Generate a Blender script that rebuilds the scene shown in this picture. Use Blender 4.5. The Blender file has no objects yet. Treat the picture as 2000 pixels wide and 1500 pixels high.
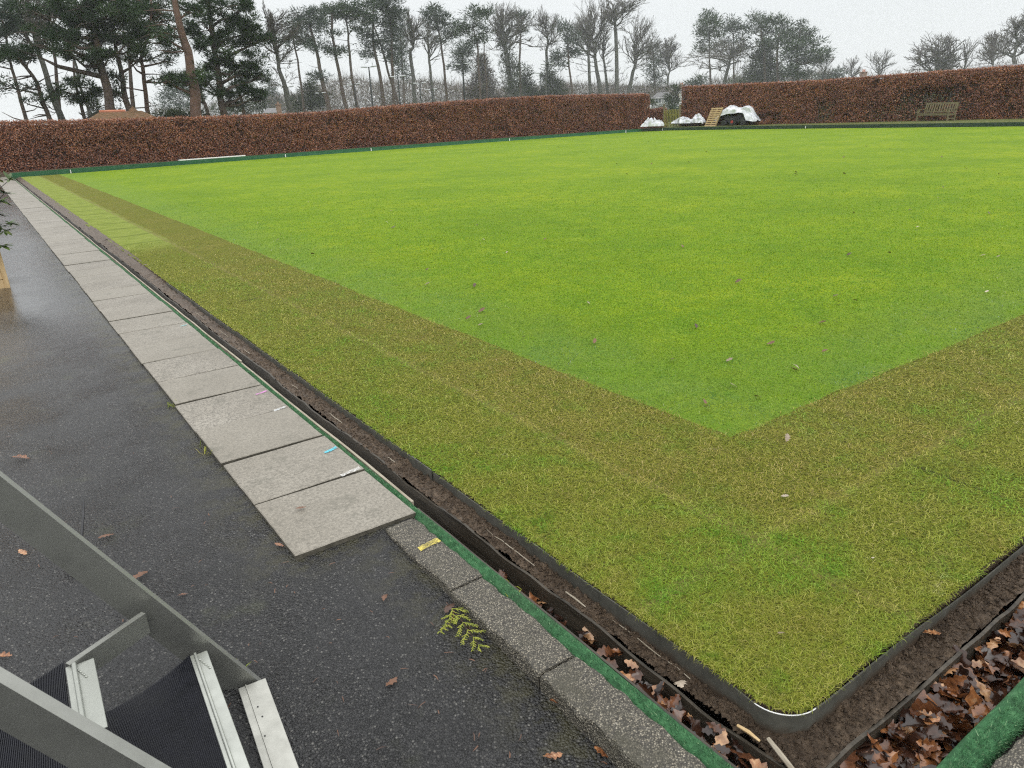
import bpy, math, random
import numpy as np
from mathutils import Vector, Matrix, noise
R = math.radians
rng = np.random.default_rng(11)
random.seed(11)
SC = bpy.context.scene
COL = SC.collection
H = 1.7                                    # eye height above the green
F = 1421.59                                # focal length in photo pixels (2000 wide)
fv = np.array([0.534, 0.770, -0.349]); yaw, pit, rol = R(34.72812), R(20.43585), R(-2.53965)
cy_, sy_, cp_, sp_ = math.cos(yaw), math.sin(yaw), math.cos(pit), math.sin(pit)
fv = np.array([sy_*cp_, cy_*cp_, -sp_]); rv0 = np.array([cy_, -sy_, 0.0]); uv0 = np.cross(rv0, fv)
rv = rv0*math.cos(rol)+uv0*math.sin(rol); uv = uv0*math.cos(rol)-rv0*math.sin(rol)
EYE = np.array([0, 0, H])
def ray(x, y): return fv*F+rv*(x-1000)-uv*(y-750)
def gz(x, y, z=0.0):                       # ground point seen at a photo position, at height z
    d = ray(x, y); return EYE+d*((z-H)/d[2])
def gd(x, y, dep): return EYE+ray(x, y)*(dep/F)
def gh(x, y, dist):                        # point at a horizontal distance
    d = ray(x, y); return EYE+d*(dist/math.hypot(d[0], d[1]))
def project(P):
    Q = P-EYE; z = Q@fv; z = np.where(z < 1e-3, 1e-3, z)
    return 1000+F*(Q@rv)/z, 750-F*(Q@uv)/z, Q@fv

# ------------------------------------------------------------------ helpers
class MB:
    def __init__(s): s.v = []; s.f = []; s.m = []; s.a = []
    def add(s, vs, fs, mi=0, a=None):
        b = len(s.v); s.v.extend([tuple(p) for p in vs])
        s.f.extend([tuple(i+b for i in f) for f in fs]); s.m.extend([mi]*len(fs))
        s.a.extend([random.random() if a is None else a]*len(vs))
    def box(s, c, size, rot=None, mi=0, a=None, bev=0.0):
        hx, hy, hz = size[0]/2, size[1]/2, size[2]/2
        b = min(bev, hx*.45, hy*.45, hz*.45)
        if b <= 0:
            vs = [(x, y, z) for x in (-hx, hx) for y in (-hy, hy) for z in (-hz, hz)]
            fs = [(0, 1, 3, 2), (4, 6, 7, 5), (0, 4, 5, 1), (2, 3, 7, 6), (0, 2, 6, 4), (1, 5, 7, 3)]
        else:
            vs, idx = [], {}
            for sx in (-1, 1):
                for sy in (-1, 1):
                    for sz in (-1, 1):
                        for ax in range(3):
                            p = [sx*(hx-b), sy*(hy-b), sz*(hz-b)]; p[ax] = (sx, sy, sz)[ax]*(hx, hy, hz)[ax]
                            idx[(sx, sy, sz, ax)] = len(vs); vs.append(p)
            fs = []
            for ax in range(3):
                o = [k for k in range(3) if k != ax]
                for sg in (-1, 1):
                    q = []
                    for (p, r) in ((-1, -1), (1, -1), (1, 1), (-1, 1)):
                        k = [0, 0, 0]; k[ax] = sg; k[o[0]] = p; k[o[1]] = r; q.append(idx[tuple(k)+(ax,)])
                    fs.append(q)
                for p in (-1, 1):
                    for r in (-1, 1):
                        def key(a_, t):
                            k = [0, 0, 0]; k[ax] = t; k[o[0]] = p; k[o[1]] = r; return idx[tuple(k)+(a_,)]
                        fs.append([key(o[0], -1), key(o[0], 1), key(o[1], 1), key(o[1], -1)])
            for sx in (-1, 1):
                for sy in (-1, 1):
                    for sz in (-1, 1): fs.append([idx[(sx, sy, sz, k)] for k in range(3)])
        vs = np.array(vs, float)
        if rot is not None: vs = vs@np.array(rot).T
        s.add(vs+np.array(c), fs, mi, a)
    def bar(s, p, q, w, h, up=(0, 0, 1), mi=0, a=None, bev=0.0):      # box from p to q
        p = np.array(p, float); q = np.array(q, float); d = q-p; L = np.linalg.norm(d); d /= L
        x = np.cross(d, np.array(up, float)); n = np.linalg.norm(x)
        x = x/n if n > 1e-6 else np.array([1., 0, 0]); z = np.cross(x, d)
        s.box((p+q)/2, (w, L, h), np.stack([x, d, z], 1), mi, a, bev)
    def tube(s, pts, rad, n=6, mi=0, a=None, cap=True):
        pts = np.array(pts, float); k = len(pts); vs = []; up = np.array([.31, .17, .93])
        for i in range(k):
            d = pts[min(i+1, k-1)]-pts[max(i-1, 0)]; d /= (np.linalg.norm(d)+1e-9)
            x = np.cross(d, up); nn = np.linalg.norm(x); x = x/nn if nn > 1e-3 else np.array([1., 0, 0]); y = np.cross(d, x)
            for j in range(n):
                t = 2*math.pi*j/n; vs.append(pts[i]+(x*math.cos(t)+y*math.sin(t))*rad[i])
        fs = [(i*n+j, i*n+(j+1) % n, (i+1)*n+(j+1) % n, (i+1)*n+j) for i in range(k-1) for j in range(n)]
        if cap: fs.append(tuple(range(n))[::-1]); fs.append(tuple((k-1)*n+j for j in range(n)))
        s.add(vs, fs, mi, a)
    def grid(s, P, mi=0, a=None):                                     # P: (ny,nx,3)
        ny, nx = P.shape[:2]
        fs = [(j*nx+i, j*nx+i+1, (j+1)*nx+i+1, (j+1)*nx+i) for j in range(ny-1) for i in range(nx-1)]
        s.add(P.reshape(-1, 3), fs, mi, a)
def link(name, me, mats, parent=None):
    o = bpy.data.objects.new(name, me); COL.objects.link(o)
    for m in (mats if isinstance(mats, (list, tuple)) else [mats]): me.materials.append(m)
    if parent is not None: o.parent = parent; o.matrix_parent_inverse = parent.matrix_basis.inverted()
    return o
def obj(name, mb, mats, parent=None, smooth=False):
    me = bpy.data.meshes.new(name); me.from_pydata([tuple(map(float, p)) for p in mb.v], [], mb.f); me.update()
    at = me.attributes.new('rnd', 'FLOAT', 'POINT'); at.data.foreach_set('value', np.array(mb.a, np.float32))
    me.polygons.foreach_set('material_index', np.array(mb.m, np.int32))
    if smooth: me.polygons.foreach_set('use_smooth', np.ones(len(mb.f), bool))
    return link(name, me, mats, parent)
def fast(name, V, FV, rnd, mats, parent=None, smooth=False):          # V (n,3), FV (m,k) same-size faces
    me = bpy.data.meshes.new(name); V = np.ascontiguousarray(V, np.float32); FV = np.ascontiguousarray(FV, np.int32)
    m, k = FV.shape
    me.vertices.add(len(V)); me.vertices.foreach_set('co', V.ravel())
    me.loops.add(m*k); me.loops.foreach_set('vertex_index', FV.ravel())
    me.polygons.add(m); me.polygons.foreach_set('loop_start', np.arange(0, m*k, k, dtype=np.int32))
    me.polygons.foreach_set('loop_total', np.full(m, k, np.int32))
    if smooth: me.polygons.foreach_set('use_smooth', np.ones(m, bool))
    at = me.attributes.new('rnd', 'FLOAT', 'POINT'); at.data.foreach_set('value', np.ascontiguousarray(rnd, np.float32))
    me.update(); me.validate()
    return link(name, me, mats, parent)
def empty(name, loc=(0, 0, 0)):
    o = bpy.data.objects.new(name, None); COL.objects.link(o); o.location = tuple(map(float, loc)); o.empty_display_size = .2
    bpy.context.view_layer.update() if False else None
    return o
def tag(o, label=None, cat=None, group=None, kind=None):
    if label: o['label'] = label
    if cat: o['category'] = cat
    if group: o['group'] = group
    if kind: o['kind'] = kind
    return o
def nz(p, s=1.0, o=0.0): return noise.noise(Vector((p[0]*s+o, p[1]*s-o, p[2]*s+o*.7)))
def nz2(x, y, s, o=0.0): return noise.noise(Vector((x*s+o, y*s-o, o*1.3)))

# ------------------------------------------------------------------ materials
class NT:
    def __init__(s, name):
        s.m = bpy.data.materials.new(name); s.m.use_nodes = True; s.t = s.m.node_tree; s.t.nodes.clear()
        s.out = s.n('ShaderNodeOutputMaterial'); s.b = s.n('ShaderNodeBsdfPrincipled'); s.l(s.b.outputs[0], s.out.inputs[0])
        s._p = None
    def n(s, t, **k):
        o = s.t.nodes.new(t)
        for a, v in k.items(): setattr(o, a, v)
        return o
    def l(s, a, b): s.t.links.new(a, b)
    def pos(s):
        if s._p is None: s._p = s.n('ShaderNodeNewGeometry').outputs['Position']
        return s._p
    def val(s, x, inp):
        if hasattr(x, 'is_linked'): s.l(x, inp)
        else: inp.default_value = x
    def map(s, scale=(1, 1, 1), rot=(0, 0, 0), vec=None):
        m = s.n('ShaderNodeMapping'); m.inputs['Scale'].default_value = scale; m.inputs['Rotation'].default_value = rot
        s.l(vec or s.pos(), m.inputs[0]); return m.outputs[0]
    def noise(s, sc, det=4, ro=.6, dist=0, vec=None):
        o = s.n('ShaderNodeTexNoise'); o.inputs['Scale'].default_value = sc; o.inputs['Detail'].default_value = det
        o.inputs['Roughness'].default_value = ro; o.inputs['Distortion'].default_value = dist; s.l(vec or s.pos(), o.inputs['Vector'])
        return o.outputs['Fac']
    def vor(s, sc, feat='F1', out='Distance', vec=None):
        o = s.n('ShaderNodeTexVoronoi', feature=feat); o.inputs['Scale'].default_value = sc; s.l(vec or s.pos(), o.inputs['Vector'])
        return o.outputs[out]
    def ramp(s, f, stops, interp='LINEAR'):
        o = s.n('ShaderNodeValToRGB'); cr = o.color_ramp; cr.interpolation = interp
        while len(cr.elements) < len(stops): cr.elements.new(.5)
        for e, (p, c) in zip(cr.elements, stops):
            e.position = p; e.color = tuple(c)+(1,) if hasattr(c, '__len__') else (c, c, c, 1)
        s.l(f, o.inputs[0]); return o.outputs[0]
    def mix(s, f, a, b, mode='MIX'):
        o = s.n('ShaderNodeMix', data_type='RGBA', blend_type=mode)
        s.val(f, o.inputs[0])
        for x, i in ((a, 6), (b, 7)):
            if hasattr(x, 'is_linked'): s.l(x, o.inputs[i])
            else: o.inputs[i].default_value = tuple(x)+(1,)
        return o.outputs[2]
    def math(s, op, a, b=0.0, c=0.0):
        o = s.n('ShaderNodeMath', operation=op); s.val(a, o.inputs[0]); s.val(b, o.inputs[1])
        if op in ('SMOOTH_MIN', 'MULTIPLY_ADD', 'COMPARE'): s.val(c, o.inputs[2])
        return o.outputs[0]
    def sstep(s, x, a, b):
        o = s.n('ShaderNodeMapRange', interpolation_type='SMOOTHSTEP'); s.val(x, o.inputs[0]); o.inputs[1].default_value = a; o.inputs[2].default_value = b
        return o.outputs[0]
    def xyz(s):
        o = s.n('ShaderNodeSeparateXYZ'); s.l(s.pos(), o.inputs[0]); return o.outputs
    def rnd(s): return s.n('ShaderNodeAttribute', attribute_name='rnd').outputs['Fac']
    def bump(s, h, st=.5, d=.01):
        o = s.n('ShaderNodeBump'); o.inputs['Strength'].default_value = st; o.inputs['Distance'].default_value = d; s.l(h, o.inputs['Height'])
        s.l(o.outputs[0], s.b.inputs['Normal'])
    def fin(s, col, rough=.7, spec=.4, metal=0.0, coat=0.0):
        b = s.b.inputs
        if hasattr(col, 'is_linked'): s.l(col, b['Base Color'])
        else: b['Base Color'].default_value = tuple(col)+(1,)
        s.val(rough, b['Roughness']); b['Specular IOR Level'].default_value = spec; b['Metallic'].default_value = metal; b['Coat Weight'].default_value = coat
        return s.m
def leafmat(name, stops, rough=.5, trans=.25, patch=None, spec=.4):
    t = NT(name); r = t.rnd(); c = t.ramp(r, stops)
    if patch: c = t.mix(t.ramp(t.noise(patch[0], 3), [(.42, 0), (.6, 1)]), c, t.mix(1.0, c, patch[1], 'MULTIPLY'))
    t.fin(c, rough, spec)
    if trans:
        tr = t.n('ShaderNodeBsdfTranslucent'); t.l(c, tr.inputs[0]); mx = t.n('ShaderNodeMixShader'); mx.inputs[0].default_value = trans
        t.l(t.b.outputs[0], mx.inputs[1]); t.l(tr.outputs[0], mx.inputs[2]); t.l(mx.outputs[0], t.out.inputs[0])
    return t.m
def simple(name, a, b, sc=8, rough=.7, bs=60, bst=.3, bd=.004, spec=.35, metal=0.0, stretch=(1, 1, 1)):
    t = NT(name); v = t.map(stretch); n = t.noise(sc, 5, .65, 0, v)
    t.bump(t.noise(bs, 4, .6, 0, v), bst, bd)
    return t.fin(t.ramp(n, [(.3, a), (.7, b)]), rough, spec, metal)

def m_asphalt():
    t = NT('wet_asphalt'); x, y, z = t.xyz(); v = t.map((1, 1, 1)); d = t.vor(120); cell = t.vor(120, out='Color'); d2 = t.vor(300)
    big = t.noise(.9, 5, .6); med = t.noise(5, 4, .6); far = t.sstep(y, 3.5, 9.0)
    sep = t.n('ShaderNodeSeparateColor'); t.l(cell, sep.inputs[0])
    c = t.ramp(sep.outputs[0], [(0, .006), (.45, .015), (.8, .036), (.94, (.09, .087, .08)), (1, (.19, .185, .17))])
    c = t.mix(t.ramp(d, [(.3, 0), (.6, .9)]), c, (.006, .006, .007))
    moss = t.math('MULTIPLY', t.sstep(t.noise(2.3, 6, .7), .54, .68), t.sstep(med, .45, .6))
    c = t.mix(t.math('MULTIPLY', moss, .5), c, (.05, .055, .02))
    c = t.mix(t.math('MULTIPLY', t.sstep(t.noise(7, 6, .75), .64, .76), .45), c, (.17, .16, .135))
    c = t.mix(t.ramp(big, [(.35, 0), (.65, .3)]), c, (.04, .04, .042))
    c = t.mix(t.math('MULTIPLY', t.sstep(t.noise(2.1, 5, .7), .5, .62), .6), c, t.mix(1.0, c, (.45, .45, .46), 'MULTIPLY'))
    ed = t.math('MAXIMUM', t.math('MULTIPLY', t.sstep(x, .40, .70), t.sstep(y, 2.4, 2.6)), t.math('MULTIPLY', t.sstep(x, .78, 1.08), t.math('SUBTRACT', 1.0, t.sstep(y, 2.5, 2.7))))
    c = t.mix(t.math('MULTIPLY', t.math('MULTIPLY', ed, t.sstep(t.noise(9, 6, .75), .42, .62)), .8), c, (.045, .042, .018))
    h = t.math('ADD', t.math('SUBTRACT', 1.0, d), t.math('MULTIPLY', t.noise(34, 3), .45))
    h = t.math('ADD', h, t.math('MULTIPLY', d2, -.3))
    o = t.n('ShaderNodeBump'); o.inputs['Distance'].default_value = .011; t.l(h, o.inputs['Height']); t.l(t.math('MULTIPLY_ADD', far, -.93, 1.0), o.inputs['Strength']); t.l(o.outputs[0], t.b.inputs['Normal'])
    wet = t.ramp(t.noise(.55, 5, .6, .4, t.map((1.3, .7, 1))), [(.4, 0), (.62, 1)])
    r = t.math('MULTIPLY_ADD', t.sstep(t.noise(1.6, 5, .65), .3, .7), .28, .16); r = t.math('SUBTRACT', r, t.math('MULTIPLY', t.math('MULTIPLY_ADD', wet, .7, .3), t.math('MULTIPLY', far, .3)))
    return t.fin(c, t.math('MAXIMUM', r, .13), .6)
def m_slab():
    t = NT('concrete_slab'); n = t.noise(1.3, 6, .7); f = t.noise(70, 5, .75); sp = t.vor(260, out='Color'); x, y, z = t.xyz()
    sep = t.n('ShaderNodeSeparateColor'); t.l(sp, sep.inputs[0])
    c = t.ramp(n, [(.3, (.155, .138, .108)), (.5, (.235, .214, .178)), (.7, (.315, .293, .25))])
    c = t.mix(t.ramp(f, [(.40, .9), (.56, 0)]), c, (.085, .077, .062))
    c = t.mix(t.ramp(sep.outputs[0], [(.80, 0), (.97, .55)]), c, (.44, .40, .33))
    c = t.mix(t.ramp(sep.outputs[1], [(.80, 0), (.98, .6)]), c, (.09, .08, .065))
    c = t.mix(t.ramp(t.rnd(), [(0, 0), (1, .55)]), c, (.205, .188, .152))
    c = t.mix(t.math('MULTIPLY', t.sstep(t.noise(3.7, 6, .75), .54, .70), .7), c, (.10, .095, .072))
    t.bump(t.math('ADD', f, t.math('MULTIPLY', t.noise(220, 3), .6)), .6, .003)
    return t.fin(c, .55, .45)
def m_kerb():
    t = NT('exposed_aggregate'); d = t.vor(165); cell = t.vor(165, out='Color'); sep = t.n('ShaderNodeSeparateColor'); t.l(cell, sep.inputs[0])
    c = t.ramp(sep.outputs[0], [(0, (.05, .046, .038)), (.25, (.14, .13, .10)), (.55, (.24, .22, .17)), (.88, (.35, .31, .235)), (1, (.52, .48, .39))])
    c = t.mix(t.ramp(d, [(.3, 0), (.55, .9)]), c, (.055, .05, .042))
    c = t.mix(t.math('MULTIPLY', t.sstep(t.noise(5, 6, .75), .48, .66), .75), c, (.075, .07, .05))
    t.bump(t.math('SUBTRACT', t.math('MULTIPLY', t.noise(25, 4), .8), d), 1.0, .009)
    return t.fin(c, .55, .4)
def m_soil():
    t = NT('wet_soil'); n = t.noise(38, 6, .75); b = t.noise(6, 5, .65)
    c = t.ramp(n, [(.3, (.020, .013, .008)), (.5, (.085, .058, .036)), (.72, (.20, .145, .098))])
    c = t.mix(t.ramp(b, [(.4, 0), (.65, .6)]), c, (.055, .037, .023))
    t.bump(t.noise(90, 6, .8), 1.0, .012)
    return t.fin(c, .5, .4)
def rows_mask(t):
    x, y, z = t.xyz(); left = t.math('MULTIPLY', t.sstep(t.math('SUBTRACT', y, x), -.75, -.65), 1.0); w = t.math('MULTIPLY', t.math('SUBTRACT', t.noise(2.2, 4), .5), .10)
    a = t.math('SUBTRACT', t.math('ADD', x, w), 2.28); b = t.math('SUBTRACT', t.math('ADD', y, w), 1.55)
    d = t.math('ADD', t.math('MULTIPLY', left, a), t.math('MULTIPLY', t.math('SUBTRACT', 1.0, left), b)); return d
def m_lawn():
    t = NT('lawn_grass_ground'); v = t.map((1, 1.0, 1)); x, y, z = t.xyz()
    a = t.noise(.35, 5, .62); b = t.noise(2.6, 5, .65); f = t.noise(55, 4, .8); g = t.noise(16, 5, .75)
    c = t.ramp(a, [(.28, (.145, .23, .006)), (.5, (.22, .315, .006)), (.72, (.31, .375, .010))])
    c = t.mix(t.ramp(b, [(.38, 0), (.66, .6)]), c, (.095, .195, .008))
    c = t.mix(t.ramp(t.noise(1.1, 4, .7), [(.5, 0), (.74, .5)]), c, (.20, .30, .012))
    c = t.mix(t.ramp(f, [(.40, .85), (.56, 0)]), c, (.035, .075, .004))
    c = t.mix(t.ramp(g, [(.52, 0), (.72, .5)]), c, (.22, .36, .03))
    c = t.mix(t.math('MULTIPLY', t.sstep(t.noise(1.7, 6, .72), .54, .74), .28), c, (.31, .38, .045))
    c = t.mix(t.math('MULTIPLY', t.sstep(t.noise(7, 5, .65), .50, .68), .6), c, (.085, .18, .008))
    edge = t.math('SUBTRACT', 1.0, t.sstep(t.math('MINIMUM', t.math('SUBTRACT', x, 3.0), t.math('SUBTRACT', y, 2.28)), .0, 1.6))
    c = t.mix(t.math('MULTIPLY', edge, t.math('MULTIPLY_ADD', b, .9, .15)), c, (.125, .20, .03))
    t.bump(t.math('ADD', f, t.noise(240, 2)), .7, .01)
    return t.fin(c, .9, .12)
def m_sod():
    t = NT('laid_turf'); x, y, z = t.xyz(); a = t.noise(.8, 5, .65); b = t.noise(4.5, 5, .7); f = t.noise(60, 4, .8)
    c = t.ramp(b, [(.3, (.145, .175, .018)), (.5, (.215, .225, .03)), (.7, (.265, .25, .048))])
    c = t.mix(t.ramp(a, [(.4, 0), (.66, .65)]), c, (.16, .20, .014))
    c = t.mix(t.ramp(t.noise(3.1, 6, .7), [(.62, 0), (.76, .6)]), c, (.30, .24, .13))
    c = t.mix(t.ramp(f, [(.42, .9), (.58, 0)]), c, (.038, .036, .008))  # dark gaps: shade between the blades painted into the turf colour
    rd_ = rows_mask(t); c = t.mix(t.sstep(rd_, -.03, .03), t.mix(1.0, c, (.97, 1.0, .9), 'MULTIPLY'), t.mix(1.0, c, (.99, .97, 1.0), 'MULTIPLY'))
    # the paler row laid along the far stretch of the left edge, with its joints
    pale = t.math('MULTIPLY', t.sstep(t.math('ADD', y, t.math('MULTIPLY', b, 1.0)), 12.0, 13.6), t.math('SUBTRACT', 1.0, t.sstep(t.math('ADD', x, t.math('MULTIPLY', t.noise(1.5), .2)), 2.38, 2.46)))
    cp = t.mix(t.ramp(b, [(.4, 0), (.6, 1)]), (.16, .205, .032), (.21, .25, .05))
    j = t.math('PINGPONG', t.math('ADD', y, t.math('MULTIPLY', t.noise(.9, 3), .5)), .55)
    cp = t.mix(t.math('MULTIPLY', t.math('SUBTRACT', 1.0, t.sstep(j, .02, .10)), .6), cp, (.10, .13, .02))
    c = t.mix(pale, c, cp)
    w = t.math('MULTIPLY', t.math('SUBTRACT', t.noise(2.2, 4), .5), .10)
    for coord, other in ((x, 2.28), (y, 1.55)):
        dd = t.math('ABSOLUTE', t.math('SUBTRACT', t.math('ADD', coord, w), other))
        c = t.mix(t.math('MULTIPLY', t.math('SUBTRACT', 1.0, t.sstep(dd, .008, .05)), .55), c, (.17, .15, .05))
    for coord, ln in ((y, 1.9), (x, 1.7)):
        jj = t.math('PINGPONG', t.math('ADD', coord, t.math('MULTIPLY', w, .6)), ln)
        c = t.mix(t.math('MULTIPLY', t.math('SUBTRACT', 1.0, t.sstep(jj, .005, .022)), t.math('MULTIPLY', t.sstep(t.noise(1.7, 3), .48, .6), .8)), c, (.035, .03, .012))
    t.bump(t.math('ADD', f, t.noise(200, 2)), .8, .012)
    return t.fin(c, .9, .12)
def m_metal(name, base=(.42, .435, .40), rough=.40):
    t = NT(name); n = t.noise(9, 6, .7); f = t.noise(160, 3, .7); sp = t.sstep(t.noise(48, 5, .8), .66, .74)
    c = t.mix(t.ramp(n, [(.35, 0), (.7, .45)]), base, tuple(k*.62 for k in base))
    c = t.mix(t.math('MULTIPLY', sp, .6), c, (.17, .14, .09))
    t.bump(f, .12, .001)
    return t.fin(c, t.ramp(n, [(.3, rough-.08), (.7, rough+.14)]), .5, .85)

MA = dict(
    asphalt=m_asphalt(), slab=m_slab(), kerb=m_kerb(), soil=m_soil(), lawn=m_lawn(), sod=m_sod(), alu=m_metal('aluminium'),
    park=simple('park_grass', (.05, .075, .02), (.09, .11, .035), 1.2, .9, 40, .6, .02),
    verge=simple('verge_grass', (.055, .075, .015), (.13, .135, .035), 5, .9, 60, .9, .03),
    ditch=simple('ditch_mud', (.010, .008, .006), (.03, .022, .016), 12, .45, 60, .8, .01),
    darkwood=simple('wet_timber', (.018, .015, .010), (.07, .058, .042), 14, .55, 70, .6, .004, .4, 0, (3, .3, 3)),
    palewood=simple('weathered_timber', (.20, .17, .125), (.38, .34, .27), 16, .7, 90, .4, .002, .3, 0, (3, .4, 3)),
    newwood=simple('sawn_timber', (.42, .29, .14), (.58, .43, .24), 9, .7, 60, .3, .002, .3, 0, (3, 3, .4)),
    benchwood=simple('bench_timber', (.10, .085, .045), (.20, .17, .095), 9, .75, 60, .4, .002),
    gatewood=simple('mossy_timber', (.14, .14, .035), (.30, .28, .07), 8, .8, 50, .4, .003),
    board=simple('green_paint', (.012, .075, .03), (.022, .11, .045), 3, .55, 40, .2, .002),
    boardd=simple('dark_green_paint', (.012, .03, .016), (.022, .05, .026), 3, .6, 40, .2, .002),
    white=simple('white_paint', (.62, .63, .62), (.8, .8, .78), 9, .5, 40, .1, .002),
    sheet=simple('white_plastic', (.50, .52, .56), (.78, .8, .83), 3, .45, 12, .5, .03),
    black=simple('black_plastic', (.010, .010, .012), (.03, .03, .033), 20, .45, 80, .2, .002),
    red=simple('red_paint', (.25, .03, .025), (.38, .05, .04), 10, .5),
    brick=simple('brick', (.17, .11, .08), (.27, .18, .13), 6, .8),
    render=simple('pale_render', (.55, .55, .53), (.68, .68, .66), 1.5, .8),
    slate=simple('roof_slate', (.10, .10, .105), (.17, .165, .165), 3, .7),
    ridge=simple('ridge_tile', (.36, .13, .07), (.52, .21, .12), 5, .7),
    glass=simple('window_glass', (.05, .06, .07), (.10, .12, .13), 2, .15, 5, .05),
    lampm=simple('lamp_column', (.02, .024, .024), (.045, .05, .05), 6, .5, spec=.4, metal=.3),
    lamph=simple('lamp_head', (.38, .40, .41), (.55, .57, .58), 6, .4, metal=.2),
    chalk=None,
    barkp=simple('pine_bark', (.042, .032, .025), (.11, .08, .062), 5, .9, 14, 1.0, .05),
    barkr=simple('red_pine_bark', (.07, .045, .034), (.15, .088, .062), 3, .9, 14, 1.0, .05),
    barkg=simple('grey_bark', (.05, .052, .045), (.115, .115, .10), 4, .9, 14, 1.0, .04),
    twig=simple('twigs', (.055, .050, .043), (.10, .09, .078), 2, .9),
    needle=leafmat('pine_needles', [(0, (.012, .026, .012)), (.5, (.026, .050, .020)), (.85, (.050, .082, .030)), (1, (.09, .115, .04))], .6, .15, None, .08),
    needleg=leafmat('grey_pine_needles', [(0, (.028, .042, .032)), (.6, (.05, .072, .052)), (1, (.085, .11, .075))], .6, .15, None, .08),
    yew=leafmat('yew_foliage', [(0, (.022, .032, .018)), (.6, (.042, .056, .030)), (1, (.07, .08, .045))], .6, .1, None, .08),
    brush=leafmat('brushwood', [(0, (.055, .045, .036)), (.6, (.10, .082, .066)), (1, (.15, .125, .10))], .8, .0),
    beech=leafmat('beech_leaves', [(0, (.055, .014, .007)), (.3, (.155, .052, .022)), (.65, (.30, .108, .046)), (.9, (.44, .20, .095)), (1, (.75, .47, .31))], .38, .22, (.8, (.72, .66, .7)), .5),
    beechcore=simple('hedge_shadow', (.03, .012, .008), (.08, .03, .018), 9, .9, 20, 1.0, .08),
    laurel=leafmat('green_leaves', [(0, (.03, .055, .012)), (.6, (.065, .115, .025)), (1, (.14, .17, .05))], .35, .2),
    varieg=leafmat('pale_green_leaves', [(0, (.06, .075, .03)), (.6, (.15, .165, .075)), (1, (.36, .36, .22))], .5, .2),
    oak=leafmat('oak_leaves', [(0, (.018, .009, .006)), (.35, (.055, .024, .014)), (.62, (.15, .06, .026)), (.84, (.34, .14, .05)), (1, (.52, .32, .17))], .22, .12, (30, (.55, .5, .5)), .6),
    paleleaf=leafmat('pale_dead_leaf', [(0, (.20, .15, .10)), (1, (.48, .41, .33))], .5, .1),
    darkleaf=leafmat('dark_dead_leaf', [(0, (.05, .028, .02)), (1, (.16, .075, .04))], .4, .1),
    blade=leafmat('grass_blades', [(0, (.085, .15, .012)), (.3, (.17, .23, .015)), (.55, (.26, .265, .025)), (.8, (.36, .31, .07)), (.96, (.50, .43, .17)), (1, (.6, .52, .28))], .55, .3, (1.1, (1.0, 1.12, .7)), .25),
    bladeg=leafmat('green_grass_blades', [(0, (.08, .15, .005)), (.45, (.22, .325, .008)), (.85, (.37, .45, .03)), (1, (.55, .58, .22))], .55, .3, (1.1, (1.12, 1.0, .7)), .25),
    frond=leafmat('conifer_frond', [(0, (.12, .16, .02)), (.5, (.26, .29, .035)), (1, (.36, .36, .06))], .5, .2),
    fuzz=leafmat('green_pile', [(0, (.015, .055, .022)), (.5, (.045, .16, .06)), (.85, (.11, .28, .12)), (1, (.25, .36, .2))], .6, .1),
)
def m_carpet():
    t = NT('artificial_turf'); n = t.noise(26, 5, .7); big = t.noise(2.5, 4)
    c = t.ramp(n, [(.3, (.018, .055, .024)), (.55, (.045, .14, .058)), (.75, (.10, .24, .11))])
    c = t.mix(t.ramp(big, [(.5, 0), (.7, .45)]), c, (.05, .065, .04))
    t.bump(t.noise(180, 3, .8), .8, .006)
    return t.fin(c, .8, .2)
def m_blade(name, base, pats, rows=False):
    t = NT(name); c = t.ramp(t.rnd(), base)
    if rows:
        d = rows_mask(t); c = t.mix(t.sstep(d, -.03, .03), t.mix(1.0, c, (.96, 1.0, .85), 'MULTIPLY'), t.mix(1.0, c, (1.02, .95, 1.0), 'MULTIPLY'))
        c = t.mix(t.math('MULTIPLY', t.math('SUBTRACT', 1.0, t.sstep(t.math('ABSOLUTE', d), .01, .05)), .8), c, t.mix(1.0, c, (1.25, 1.2, 1.3), 'MULTIPLY'))
    else:
        x, y, z = t.xyz(); e = t.math('SUBTRACT', 1.0, t.sstep(t.math('MINIMUM', t.math('SUBTRACT', x, 3.0), t.math('SUBTRACT', y, 2.28)), .0, 1.3))
        c = t.mix(t.math('MULTIPLY', e, t.sstep(t.noise(1.4, 4), .36, .6)), c, t.mix(1.0, c, (.92, .88, 4.2), 'MULTIPLY'))
    for (sc, lo, hi, mul, k) in pats: c = t.mix(t.math('MULTIPLY', t.sstep(t.noise(sc, 5, .65), lo, hi), k), c, t.mix(1.0, c, mul, 'MULTIPLY'))
    t.fin(c, .55, .22); tr = t.n('ShaderNodeBsdfTranslucent'); t.l(c, tr.inputs[0]); mx = t.n('ShaderNodeMixShader'); mx.inputs[0].default_value = .3
    t.l(t.b.outputs[0], mx.inputs[1]); t.l(tr.outputs[0], mx.inputs[2]); t.l(mx.outputs[0], t.out.inputs[0]); return t.m
MA['blade'] = m_blade('turf_blades', [(0, (.065, .09, .008)), (.3, (.185, .215, .018)), (.55, (.275, .28, .036)), (.8, (.42, .39, .105)), (.96, (.50, .43, .18)), (1, (.6, .52, .28))],
    [(1.0, .47, .62, (.74, 1.05, .6), 1), (4.3, .50, .66, (.66, .98, .5), .9), (2.4, .54, .68, (.88, .78, .85), .9), (3.3, .63, .72, (1.18, 1.15, 2.2), .9), (9.0, .52, .68, (.72, .72, .7), .8)], True)
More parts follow.
